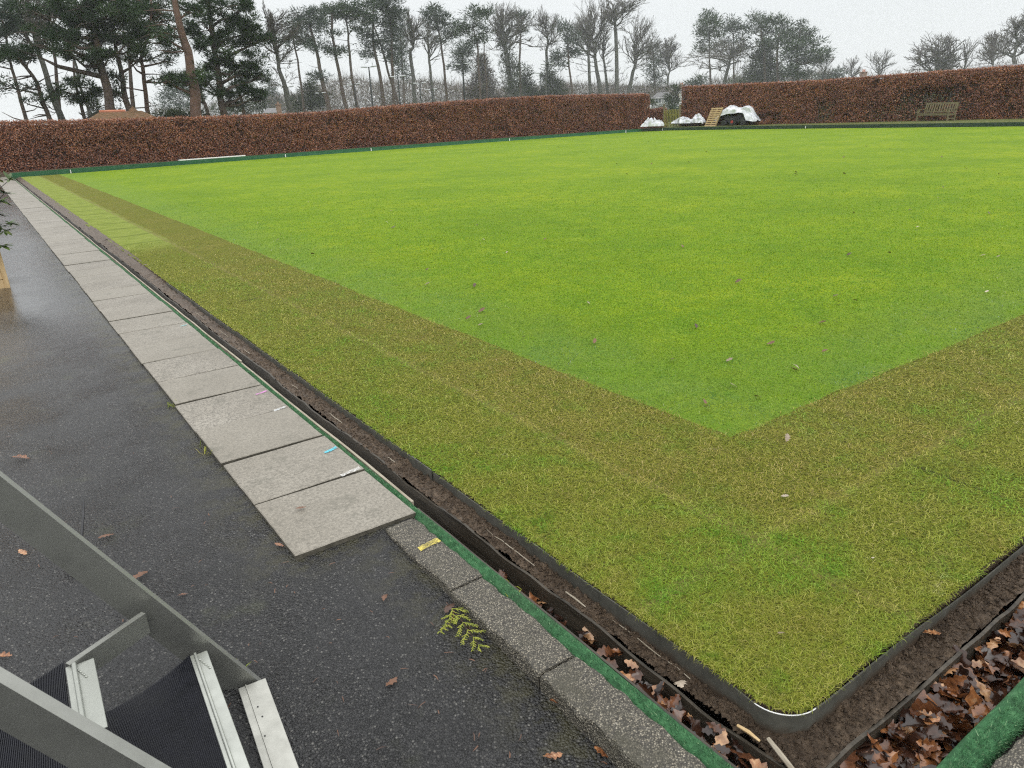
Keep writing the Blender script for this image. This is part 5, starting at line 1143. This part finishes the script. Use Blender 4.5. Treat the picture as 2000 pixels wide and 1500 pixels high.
pine('thin crooked reddish pine with drooping bare side limbs, right end of tiled roof', 59, [(289, 213), (282, 160), (276, 115), (287, 75), (295, 40), (290, -10)], 7.5, [(300, 22, 40, 12), (325, 40, 28, 10), (270, 45, 26, 9), (280, 8, 36, 10), (322, 65, 22, 8), (325, 118, 16, 8), (250, 115, 20, 8), (315, 85, 20, 6), (340, 150, 26, 7)], bark='barkr', dead=10)
pine('tall bare trunked pine with reddish upper bark, thickest trunk in the left half', 51, [(385, 226), (375, 165), (362, 100), (348, 40), (336, -15)], 20, [(334, 68, 20, 10), (350, 158, 36, 8), (318, 70, 14, 7), (376, 150, 22, 10), (320, 155, 14, 5), (370, 20, 26, 12)], bark='barkr', dead=4)
pine('broad dense dark green pine right of the thick reddish trunk', 57, [(437, 226), (428, 165), (419, 100), (408, 30), (402, -15)], 13, [(430, 12, 46, 16), (470, 22, 34, 18), (405, 52, 36, 16), (450, 50, 46, 18), (490, 55, 26, 22), (505, 78, 24, 12), (420, 86, 42, 16), (470, 85, 42, 16), (520, 72, 16, 10), (440, 112, 36, 14), (485, 118, 30, 18), (500, 140, 26, 18), (515, 148, 16, 12), (495, 172, 22, 16), (410, 128, 34, 12), (400, 155, 34, 12), (452, 190, 22, 16), (388, 20, 22, 14), (420, 175, 26, 12), (392, 170, 24, 10), (505, 190, 14, 12)], dens=1.15, bark='barkp')
pine('slender dark trunk standing just left behind the broad dense pine', 66, [(406, 224), (396, 190), (388, 150)], 8, [(395, 140, 22, 10), (375, 185, 20, 8)], dead=3)
pine('leaning trunk under the right skirt of the broad dense pine', 64, [(478, 222), (466, 180), (456, 110)], 7, [(460, 150, 20, 14), (480, 160, 20, 14)], dead=5)
pine('broad hazy pine filling the sky behind the massive cedar trunk', 69, [(120, 236), (110, 150), (100, 60)], 8, [(30, 20, 30, 16), (70, 5, 40, 18), (90, 40, 40, 16), (110, 0, 40, 16), (60, 62, 30, 12), (130, 25, 36, 16), (24, 50, 26, 10), (100, 75, 30, 10)], dens=1.0)
pine('dense dark pine crown behind the crooked reddish pine', 67, [(262, 230), (256, 150), (250, 60)], 9, [(230, 0, 36, 16), (265, 15, 36, 16), (245, 40, 34, 16), (290, 60, 24, 14), (270, 90, 22, 10), (310, 5, 28, 12), (225, 70, 26, 12), (340, 95, 20, 12)], dens=1.0)
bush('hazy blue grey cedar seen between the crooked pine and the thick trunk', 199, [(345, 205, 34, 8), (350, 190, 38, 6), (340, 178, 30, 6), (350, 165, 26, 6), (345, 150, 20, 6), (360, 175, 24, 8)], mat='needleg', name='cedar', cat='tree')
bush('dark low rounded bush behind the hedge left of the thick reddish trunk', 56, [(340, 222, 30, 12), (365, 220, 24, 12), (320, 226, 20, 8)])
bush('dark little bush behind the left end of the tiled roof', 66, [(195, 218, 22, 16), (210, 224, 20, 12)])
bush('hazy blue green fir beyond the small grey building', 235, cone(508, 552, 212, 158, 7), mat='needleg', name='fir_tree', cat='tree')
bush('olive green bush behind the hedge left of the winding bare tree', 129, [(488, 205, 26, 18), (440, 212, 30, 12)])
bare('winding dark bare tree with twig crown standing alone left of the pine row', 68, [(565, 216), (556, 172), (545, 138), (540, 108)], 9.5, (508, 18, 588, 110), 7, levels=5, forks=3, spread=.55, thick=1.1)
pine('thin straight pine with sparse brownish crown just right of the winding bare tree', 137, [(593, 206), (586, 150), (577, 100), (570, 60)], 5, [(580, 66, 22, 10), (565, 80, 18, 8), (600, 85, 16, 8), (575, 48, 18, 9)], mat='needleg', dead=6)
bush('rounded dark green bush behind the hedge under the two first row pines', 140, [(605, 190, 24, 22), (625, 196, 22, 18), (585, 200, 18, 14), (605, 168, 14, 12)])
pine('rough trunked pine with many short snags, ragged crown to its left', 132, [(641, 210), (632, 165), (622, 115), (605, 50)], 10, [(605, 22, 26, 10), (590, 36, 24, 9), (612, 48, 30, 10), (600, 72, 22, 9), (620, 92, 32, 9), (585, 55, 18, 8), (630, 150, 14, 9), (618, 150, 12, 8)], mat='needleg', dead=14)
pine('pine with a low separate green foliage plate and bare leaning trunk', 133, [(676, 207), (666, 160), (656, 110), (648, 60), (650, 25)], 7.5, [(655, 105, 20, 8), (668, 100, 16, 7), (635, 20, 22, 10), (660, 22, 26, 12), (640, 60, 22, 10), (630, 38, 26, 8)], dead=5)
pine('tall pine with curving upper trunk and flat topped crown left of the tallest group', 134, [(697, 205), (688, 150), (680, 80), (678, 45)], 6.5, [(685, 18, 30, 12), (705, 30, 26, 12), (672, 34, 22, 10), (695, 52, 20, 8), (715, 12, 26, 12), (670, 10, 16, 8)], dead=6)
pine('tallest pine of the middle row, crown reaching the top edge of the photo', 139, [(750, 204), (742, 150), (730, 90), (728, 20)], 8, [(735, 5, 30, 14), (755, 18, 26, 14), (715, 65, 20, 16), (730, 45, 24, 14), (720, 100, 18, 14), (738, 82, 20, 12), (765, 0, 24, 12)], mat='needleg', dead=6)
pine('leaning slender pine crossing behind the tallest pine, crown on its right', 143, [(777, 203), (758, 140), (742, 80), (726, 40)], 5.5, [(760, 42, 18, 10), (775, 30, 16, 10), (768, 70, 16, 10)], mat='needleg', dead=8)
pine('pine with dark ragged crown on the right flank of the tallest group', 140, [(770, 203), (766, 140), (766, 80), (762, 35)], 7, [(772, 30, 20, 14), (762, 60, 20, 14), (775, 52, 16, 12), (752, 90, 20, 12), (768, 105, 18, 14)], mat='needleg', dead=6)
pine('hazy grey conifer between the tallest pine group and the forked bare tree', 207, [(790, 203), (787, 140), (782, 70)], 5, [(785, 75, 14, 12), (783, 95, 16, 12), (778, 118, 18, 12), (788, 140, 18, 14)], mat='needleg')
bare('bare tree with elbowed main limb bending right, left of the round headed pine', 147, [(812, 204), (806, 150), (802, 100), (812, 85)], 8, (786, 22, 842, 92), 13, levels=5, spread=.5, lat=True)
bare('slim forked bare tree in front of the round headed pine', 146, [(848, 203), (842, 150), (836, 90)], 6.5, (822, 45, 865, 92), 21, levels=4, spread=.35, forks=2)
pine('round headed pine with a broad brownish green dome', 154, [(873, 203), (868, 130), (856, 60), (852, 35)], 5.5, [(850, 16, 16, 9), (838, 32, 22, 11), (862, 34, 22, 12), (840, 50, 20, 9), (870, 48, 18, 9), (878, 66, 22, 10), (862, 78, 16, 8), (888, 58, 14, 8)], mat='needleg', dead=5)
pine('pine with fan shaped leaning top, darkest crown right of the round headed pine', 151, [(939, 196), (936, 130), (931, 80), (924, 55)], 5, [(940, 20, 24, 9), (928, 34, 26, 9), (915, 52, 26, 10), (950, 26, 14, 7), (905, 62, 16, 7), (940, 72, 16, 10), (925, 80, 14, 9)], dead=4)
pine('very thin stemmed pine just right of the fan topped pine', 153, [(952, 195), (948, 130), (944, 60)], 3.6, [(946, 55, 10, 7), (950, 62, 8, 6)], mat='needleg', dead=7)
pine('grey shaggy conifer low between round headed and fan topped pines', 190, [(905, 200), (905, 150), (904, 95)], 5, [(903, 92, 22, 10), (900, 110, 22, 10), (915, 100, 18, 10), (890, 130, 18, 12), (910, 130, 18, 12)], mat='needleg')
bush('broad brown grey yew pyramid with two points, right of the tall lamp post', 195, cone(905, 978, 200, 118, 9)+[(935, 120, 8, 14), (944, 112, 6, 12)], mat='brush', name='yew_tree', cat='tree', dens=1.3)
bare('stout ivy clad forking tree with fine domed twig crown', 186, [(1000, 198), (996, 150), (990, 112), (984, 85)], 11, (955, 12, 1042, 92), 29, levels=5, spread=.62, ivy=[(988, 90, 10, 22), (994, 125, 12, 20), (998, 155, 12, 20), (1008, 130, 8, 14), (985, 68, 10, 10), (1000, 180, 14, 16)])
pine('flat crowned pine emerging behind the right fork of the ivy clad tree', 197, [(1018, 195), (1015, 120), (1018, 50)], 6, [(1010, 32, 16, 7), (1024, 34, 14, 7), (1000, 30, 12, 6), (1018, 55, 14, 8)], mat='needleg', dead=5)
bush('dark yew pyramid at the right foot of the ivy clad tree', 203, cone(1006, 1052, 195, 130, 8), name='yew_tree', cat='tree', dens=1.2)
bush('dark yew pyramid directly behind the right hand lamp posts', 204, cone(1050, 1106, 192, 128, 8, -6), name='yew_tree', cat='tree', dens=1.2)
bare('bare tree rising behind the right hand lamp posts, rounded twig crown', 195, [(1068, 192), (1068, 130), (1067, 98), (1073, 78)], 6.5, (1040, 20, 1100, 92), 37, levels=5, spread=.6)
pine('slim conifer with drooping tufts right of the lamp posts', 189, [(1118, 188), (1112, 130), (1108, 75)], 5, [(1092, 50, 12, 8), (1105, 58, 14, 8), (1115, 68, 14, 9), (1112, 85, 14, 8), (1125, 80, 10, 8), (1088, 108, 12, 14), (1085, 122, 10, 12), (1120, 100, 14, 8), (1098, 125, 8, 8), (1125, 102, 12, 7)], mat='needleg', dead=8)
bare('tall many stemmed bare tree, left of the three big bare trees', 199, [(1173, 186), (1166, 140), (1158, 85)], 8.5, (1110, 2, 1192, 84), 41, levels=5, spread=.42, forks=4)
bare('dark narrow bare stem close against the many stemmed bare tree', 195, [(1154, 187), (1150, 130), (1148, 88)], 7, (1106, 22, 1160, 88), 43, levels=4, spread=.4, forks=2)
bare('slender bare tree leaning between the two tallest bare trees', 202, [(1188, 186), (1182, 140), (1178, 95)], 5.5, (1162, 55, 1205, 100), 47, levels=4, spread=.45, forks=2)
bare('tallest bare tree, wide airy crown touching the top edge of the photo', 197, [(1205, 186), (1205, 120), (1203, 62), (1200, 45)], 8.5, (1172, -4, 1246, 52), 53, levels=5, spread=.62)
bare('leaning bare tree arching right, last before the gap in the hedges', 202, [(1227, 187), (1236, 140), (1246, 115)], 8, (1212, 34, 1290, 120), 59, levels=5, spread=.62)
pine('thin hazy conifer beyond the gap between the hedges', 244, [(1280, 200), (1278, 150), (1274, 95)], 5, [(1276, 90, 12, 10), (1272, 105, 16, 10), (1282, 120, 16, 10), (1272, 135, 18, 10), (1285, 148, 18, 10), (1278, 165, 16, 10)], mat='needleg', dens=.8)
bare('fine twigged hazy bare tree right of the thin conifer at the gap', 244, [(1302, 198), (1305, 150), (1310, 130)], 4.5, (1284, 74, 1342, 140), 61, levels=5, spread=.5)
# right-hand group
pine('tall straight pine at the left of the right hand group, narrow oval crown', 219, [(1388, 172), (1386, 120), (1385, 60)], 4.6, [(1386, 32, 18, 10), (1378, 48, 20, 11), (1398, 46, 16, 11), (1388, 66, 24, 9), (1366, 62, 8, 8), (1404, 68, 10, 7), (1372, 86, 10, 8), (1400, 90, 12, 7), (1380, 98, 14, 7), (1368, 94, 8, 6)])
bare('wide low bare oak in front of the two straight pines of the right group', 212, [(1414, 168), (1420, 140), (1428, 112)], 7.5, (1348, 78, 1462, 150), 67, levels=5, spread=.85, forks=4)
pine('second straight pine of the right group, thin trunk behind the bare oak', 223, [(1433, 166), (1433, 120), (1432, 65)], 3.8, [(1430, 44, 16, 9), (1422, 58, 14, 9), (1442, 56, 14, 9), (1448, 76, 14, 8), (1420, 82, 10, 7), (1452, 92, 14, 7), (1440, 100, 12, 6)], mat='needleg')
pine('flat topped pine in the middle of the right hand group', 221, [(1495, 164), (1492, 100), (1486, 55)], 5.5, [(1475, 38, 18, 7), (1470, 30, 8, 5), (1495, 40, 22, 8), (1515, 42, 20, 9), (1500, 60, 18, 8), (1468, 58, 18, 8), (1530, 48, 16, 8), (1540, 60, 12, 8)])
pine('broad pine with several leaning stems just right of the flat topped one', 217, [(1520, 162), (1518, 110), (1521, 65)], 5.5, [(1525, 70, 20, 9), (1510, 84, 16, 8), (1540, 78, 18, 9), (1545, 95, 16, 8), (1500, 90, 14, 9), (1535, 110, 14, 8)], mat='needle', dead=5)
pine('dense dark pine with stepped outline at the right end of the group', 216, [(1558, 162), (1556, 110), (1562, 60)], 5.5, [(1566, 48, 7, 6), (1560, 60, 14, 7), (1565, 72, 20, 8), (1580, 64, 10, 5), (1560, 88, 24, 9), (1590, 82, 18, 7), (1575, 104, 30, 9), (1604, 102, 18, 6), (1612, 108, 12, 5), (1560, 122, 24, 9), (1548, 138, 20, 10), (1588, 120, 18, 8), (1565, 148, 26, 10), (1598, 118, 14, 6)], dens=1.2)
bush('hazy grey green yew mass filling the foot of the right hand pine group', 227, cone(1448, 1536, 168, 70, 9), name='yew_tree', cat='tree', dens=1.0, mat='yew')
bush('green shrub just above the left end of the right hedge', 231, [(1362, 165, 20, 12), (1370, 158, 14, 10), (1352, 170, 14, 8)], mat='needle')
bush('yellow green shrub between the two straight pine trunks', 239, [(1446, 164, 14, 7), (1436, 160, 10, 7)], mat='laurel')
bush('hazy green shrub right of the stepped pine', 235, [(1625, 148, 18, 10), (1636, 146, 12, 8), (1610, 154, 14, 8)], mat='needleg')
bare('pale bare sapling directly right of the stepped pine', 231, [(1606, 166), (1608, 154)], 3, (1588, 108, 1634, 152), 71, levels=4, spread=.4, forks=3)
bare('small round bare tree alone between the stepped pine and the chimney', 243, [(1663, 164), (1663, 152)], 3.2, (1640, 113, 1684, 150), 73, levels=4, spread=.5, forks=4)
bare('small bare tree with upright twigs just right of the brick chimney', 239, [(1716, 164), (1716, 150)], 3.4, (1688, 100, 1742, 148), 79, levels=4, spread=.5, forks=4)
bare('large dome shaped bare tree above the right hedge', 231, [(1832, 158), (1832, 146)], 11, (1776, 72, 1880, 142), 83, levels=5, spread=.8, forks=5)
bare('thin spiky bare tree just right of the dome shaped one', 235, [(1884, 150), (1884, 136)], 4, (1866, 76, 1914, 134), 89, levels=4, spread=.4, forks=3)
bare('medium bare tree left of the big oak at the right edge', 227, [(1938, 145), (1940, 126)], 5, (1906, 64, 1966, 126), 97, levels=5, spread=.55, forks=3)
bare('big twisted bare oak cut by the right edge of the photo', 204, [(1986, 140), (1980, 112)], 8, (1926, 26, 2060, 118), 101, levels=5, spread=.75, forks=4, thick=1.15)

def woodland():                                                            # low tangle of brushwood and far trees behind the hedge
    Vs, Rs = [], []
    def sliv(n, x0, x1, top, d0, d1, L, W, up):
        px = rng.uniform(x0, x1, n); dist = rng.uniform(d0, d1, n); tp = np.interp(px, [a for a, b in top], [b for a, b in top]); hz = 262-.0444*px; py = hz-(hz-tp)*rng.random(n)**1.1
        B = np.array([gh(a, b, c) for a, b, c in zip(px, py, dist)]); d = rng.normal(0, 1, (n, 3)); d[:, 2] = np.abs(d[:, 2])*up+.1; d /= np.linalg.norm(d, axis=1)[:, None]; s = np.cross(d, rng.normal(0, 1, (n, 3))); s /= np.linalg.norm(s, axis=1)[:, None]
        ln = rng.uniform(.5, 1.3, n)[:, None]*L; w = rng.uniform(.5, 1.2, n)[:, None]*W; return np.stack([B-s*w, B+s*w, B+d*ln], 1).reshape(-1, 3)
    for (n, x0, x1, top, d0, d1, L, W) in ((17000, 560, 1110, [(570, 190), (620, 168), (680, 152), (740, 165), (800, 158), (870, 165), (960, 175), (1110, 172)], 215, 265, 3.4, .075), (9000, 1090, 1345, [(1090, 165), (1345, 172)], 230, 270, 2.8, .07), (6000, 1380, 1620, [(1380, 158), (1620, 140)], 240, 275, 2.8, .07), (2500, 1640, 2000, [(1640, 148), (2000, 118)], 240, 275, 2.4, .065), (2600, 300, 580, [(300, 215), (580, 185)], 200, 240, 3.0, .07)):
        V = sliv(n, x0, x1, top, d0, d1, L, W, 1.2); Vs.append(V); Rs.append(np.repeat(rng.random(n), 3))
    V = np.concatenate(Vs); o = fast('woodland', V, np.arange(len(V)).reshape(-1, 3), np.concatenate(Rs), MA['brush']); tag(o, 'misty tangle of bare brushwood and distant trees behind the hedges', 'woodland', kind='stuff')
woodland()

# ------------------------------------------------------------------ lamp posts
def lamp(px, py0, py1, dist, hw, label):
    base = gh(px+(py1-py0)*.05, py1, dist); k = mpp(dist); top = gh(px, py0, dist); b = np.array([base[0], base[1], .1]); top = np.array([base[0], base[1], top[2]])
    root = empty('lamp_post', b); tag(root, label, 'lamp post', 'lamp posts behind the left hedge'); rt = np.array([rv[0], rv[1], 0]); rt /= np.linalg.norm(rt)
    m = MB(); m.tube([b, b*.6+top*.4, top], [.11, .09, .06], 8); obj('column', m, MA['lampm'], root)
    m = MB(); m.bar(top-rt*hw*k*.5, top+rt*hw*k*.5, .05, .05); obj('cross_arm', m, MA['lampm'], root)
    for s in (-1, 1):
        m = MB(); c = top+rt*s*hw*k*.5; m.bar(c-rt*hw*k*.28*1+[0, 0, .05], c+rt*hw*k*.28+[0, 0, .13*s*.3+.05], .30, .12, bev=.04); obj('lamp_head', m, MA['lamph'], root)
for a in ((566, 170, 214, 100, 12, 'lamp post crossing the winding bare tree'), (628, 182, 209, 118, 11, 'small distant lamp post left of the rough trunked pine'), (694, 165, 206, 96, 14, 'lamp post with winged head left of the tall straight one'),
          (724, 131, 205, 80, 17, 'tall black lamp post with wide pale head in front of the pine row'), (779, 150, 204, 90, 17, 'black lamp post right of the tallest pine group'), (821, 163, 203, 104, 14, 'thin lamp post in front of the elbowed bare tree'),
          (844, 175, 203, 116, 12, 'small lamp post beside the forked bare tree'), (904, 126, 203, 80, 17, 'tallest black lamp post, in front of the brown yew pyramid'), (1055, 143, 191, 98, 12, 'shorter of the two lamp posts standing together on the right'), (1067, 126, 190, 84, 14, 'taller of the two lamp posts standing together on the right')): lamp(*a)

# ------------------------------------------------------------------ buildings
def roof_box(root, P, d, L, D, zb, ze, zr, wallm, roofm, hip=1.2, chim=None):
    n = np.array([-d[1], d[0], 0]); n = n if n@P[:3] > 0 else -n; P = np.array([P[0], P[1], 0]); m = MB()
    c = [P, P+d*L, P+d*L+n*D, P+n*D]; m.add([(q[0], q[1], zb) for q in c]+[(q[0], q[1], ze) for q in c], [(0, 1, 5, 4), (1, 2, 6, 5), (2, 3, 7, 6), (3, 0, 4, 7)]); obj('wall', m, wallm, root)
    e = .35; c = [P-d*e-n*e, P+d*(L+e)-n*e, P+d*(L+e)+n*(D+e), P-d*e+n*(D+e)]; r0 = P+d*hip+n*D/2; r1 = P+d*(L-hip)+n*D/2
    m = MB(); m.add([(q[0], q[1], ze) for q in c]+[(r0[0], r0[1], zr), (r1[0], r1[1], zr)], [(0, 1, 5, 4), (1, 2, 5), (2, 3, 4, 5), (3, 0, 4), (3, 2, 1, 0)]); rf = obj('roof', m, roofm, root)
    return n, r0, r1, rf
def pavilion():
    A, B = gh(165, 240, 50), gh(312, 234, 50); d = B-A; d[2] = 0; L = np.linalg.norm(d); d /= L; root = empty('pavilion', (A[0], A[1], .1)); tag(root, 'low pavilion with mossy tiled hipped roof and orange ridge behind the left hedge', 'building')
    zr = gh(225, 218, 52.5)[2]; n, r0, r1, rf = roof_box(root, A, d, L, 5.0, .1, 2.02, zr, MA['brick'], MA['tile'], .8)
    m = MB(); q0 = r0; q1 = r0+(r1-r0)*.62; m.tube([(q0[0], q0[1], zr+.02), (q1[0], q1[1], zr+.02)], [.085, .085], 8); obj('ridge_tiles', m, MA['ridge'], rf)
    m = MB(); k = r0+(r1-r0)*.80; bz = zr+.28
    w = (r1-r0)*.17; pts = [k-w, k+w*1.15]; a_, b_ = k-w, r1+w*.9
    m.add([(a_[0], a_[1], zr-.1), (k[0]-n[0]*1.6, k[1]-n[1]*1.6, zr-.75), (b_[0], b_[1], zr-.62), (k[0]+n[0]*1.6, k[1]+n[1]*1.6, zr-.75), (k[0], k[1], bz)], [(0, 1, 4), (1, 2, 4), (2, 3, 4), (3, 0, 4)]); obj('roof_gable', m, MA['tile'], root)
pavilion()
def shed():
    A, B = gh(519, 222, 92), gh(548, 220, 92); d = B-A; d[2] = 0; L = np.linalg.norm(d); d /= L; root = empty('outbuilding', (A[0], A[1], .1)); tag(root, 'small grey roofed outbuilding with a brick pillar behind the left hedge', 'building')
    zt = gh(533, 212, 92)[2]; n, r0, r1, rf = roof_box(root, A, d, L, 4, .1, zt-.45, zt+.1, MA['render'], MA['slate'], .2)
    c = gh(545, 216, 91); h = gh(545, 205, 91)[2]; m = MB(); m.box((c[0], c[1], h/2), (.45, .45, h), bev=.02); m.box((c[0], c[1], h+.05), (.56, .56, .12), bev=.02); m.tube([(c[0], c[1], h+.1), (c[0], c[1], h+.35)], [.12, .10], 8); obj('brick_pillar', m, MA['brick'], root)
shed()
def house(label, dist, pxl, pxr, pyb, pye, pyr, D, wins, chim=None, hip=1.5, wall='render', roof='slate'):
    A, B = gh(pxl, pyb, dist), gh(pxr, pyb, dist); d = B-A; d[2] = 0; L = np.linalg.norm(d); d /= L; root = empty('house', (A[0], A[1], .1)); tag(root, label, 'house'); xm = (pxl+pxr)/2
    ze = gh(xm, pye, dist)[2]; zr = gh(xm, pyr, dist+D/2)[2]; n, r0, r1, rf = roof_box(root, A, d, L, D, .0, ze, zr, MA[wall], MA[roof], hip)
    for (u_, z, w, h) in wins:
        c = np.array([A[0], A[1], 0])+d*u_*L-n*.03; m = MB(); m.bar(c+[0, 0, z-h/2], c+[0, 0, z+h/2], w, .08, up=tuple(n)); f = obj('window', m, MA['white'], root)
        for s in (-1, 1):
            m = MB(); g = c-n*.05+d*s*w*.23; m.bar(g+[0, 0, z-h*.42], g+[0, 0, z+h*.42], w*.40, .03, up=tuple(n)); obj('pane', m, MA['glass'], f)
    if chim:
        for (cx, cyt, w) in chim:
            c = gh(cx, cyt, dist+D*.45); m = MB(); m.box((c[0], c[1], (c[2]+ze)/2), (w, w*.7, c[2]-ze), bev=.03); m.box((c[0], c[1], c[2]), (w*1.2, w*.85, .2), bev=.03); ch = obj('chimney', m, MA['brick'], rf)
            m = MB()
            for s in (-.25, .25): m.tube([(c[0]+s*w, c[1], c[2]+.1), (c[0]+s*w, c[1], c[2]+.55)], [.13, .11], 8)
            obj('chimney_pot', m, MA['ridge'], ch)
bush('dark green bush partly hiding the pale house beyond the gap', 120, [(1318, 188, 16, 16), (1312, 200, 14, 12), (1270, 196, 8, 14)])
house('pale two storey house with white windows seen through the gap in the hedges', 200, 1272, 1316, 214, 192, 180, 9, [(.3, 3.0, 1.6, 1.3), (.75, 3.0, 2.2, 1.2), (.3, .9, 1.4, 1.2)], [(1331, 166, 1.1)], wall='greyrender')
house('white gabled house end peeping over the left end of the right hedge', 165, 1326, 1352, 205, 180, 163, 7, [(.5, 3.0, 1.2, 1.2)])
house('hidden house whose brick chimney shows above the right hedge', 180, 1655, 1712, 168, 160, 152, 9, [(.4, 2, 1.2, 1.2)], [(1687, 141, 1.25)], wall='brick')
house('grey slate roofed house behind bare trees at the far right', 190, 1885, 2060, 155, 140, 126, 9, [(.4, 2.5, 1.5, 1.3)], hip=2.0)
def far_hedge():
    a, b = gh(1235, 222, 82), gh(1345, 215, 84); k = 40; m = MB(); rows = []
    d = np.array([b[0]-a[0], b[1]-a[1], 0]); L = np.linalg.norm(d); d /= L; n = np.array([-d[1], d[0], 0]); h = gh(1300, 207, 83)[2]
    root = empty('clipped_hedge', (a[0], a[1], .1)); tag(root, 'grey green clipped hedge further off behind the gate', 'hedge'); Vs, Rs = [], []
    for i in range(16):
        c = np.array([a[0], a[1], 0])+d*L*i/15+np.array([0, 0, h*.5]); V, r = tufts(c, (L/22, .6, h*.55), 83, 1.2); Vs.append(V); Rs.append(r)
    V = np.concatenate(Vs); fast('foliage', V, np.arange(len(V)).reshape(-1, 3), np.concatenate(Rs), MA['needleg'], root)
    m.bar(np.array([a[0], a[1], h*.4]), np.array([b[0], b[1], h*.4]), .5, h*.7); obj('branches', m, MA['yew'], root)
far_hedge()
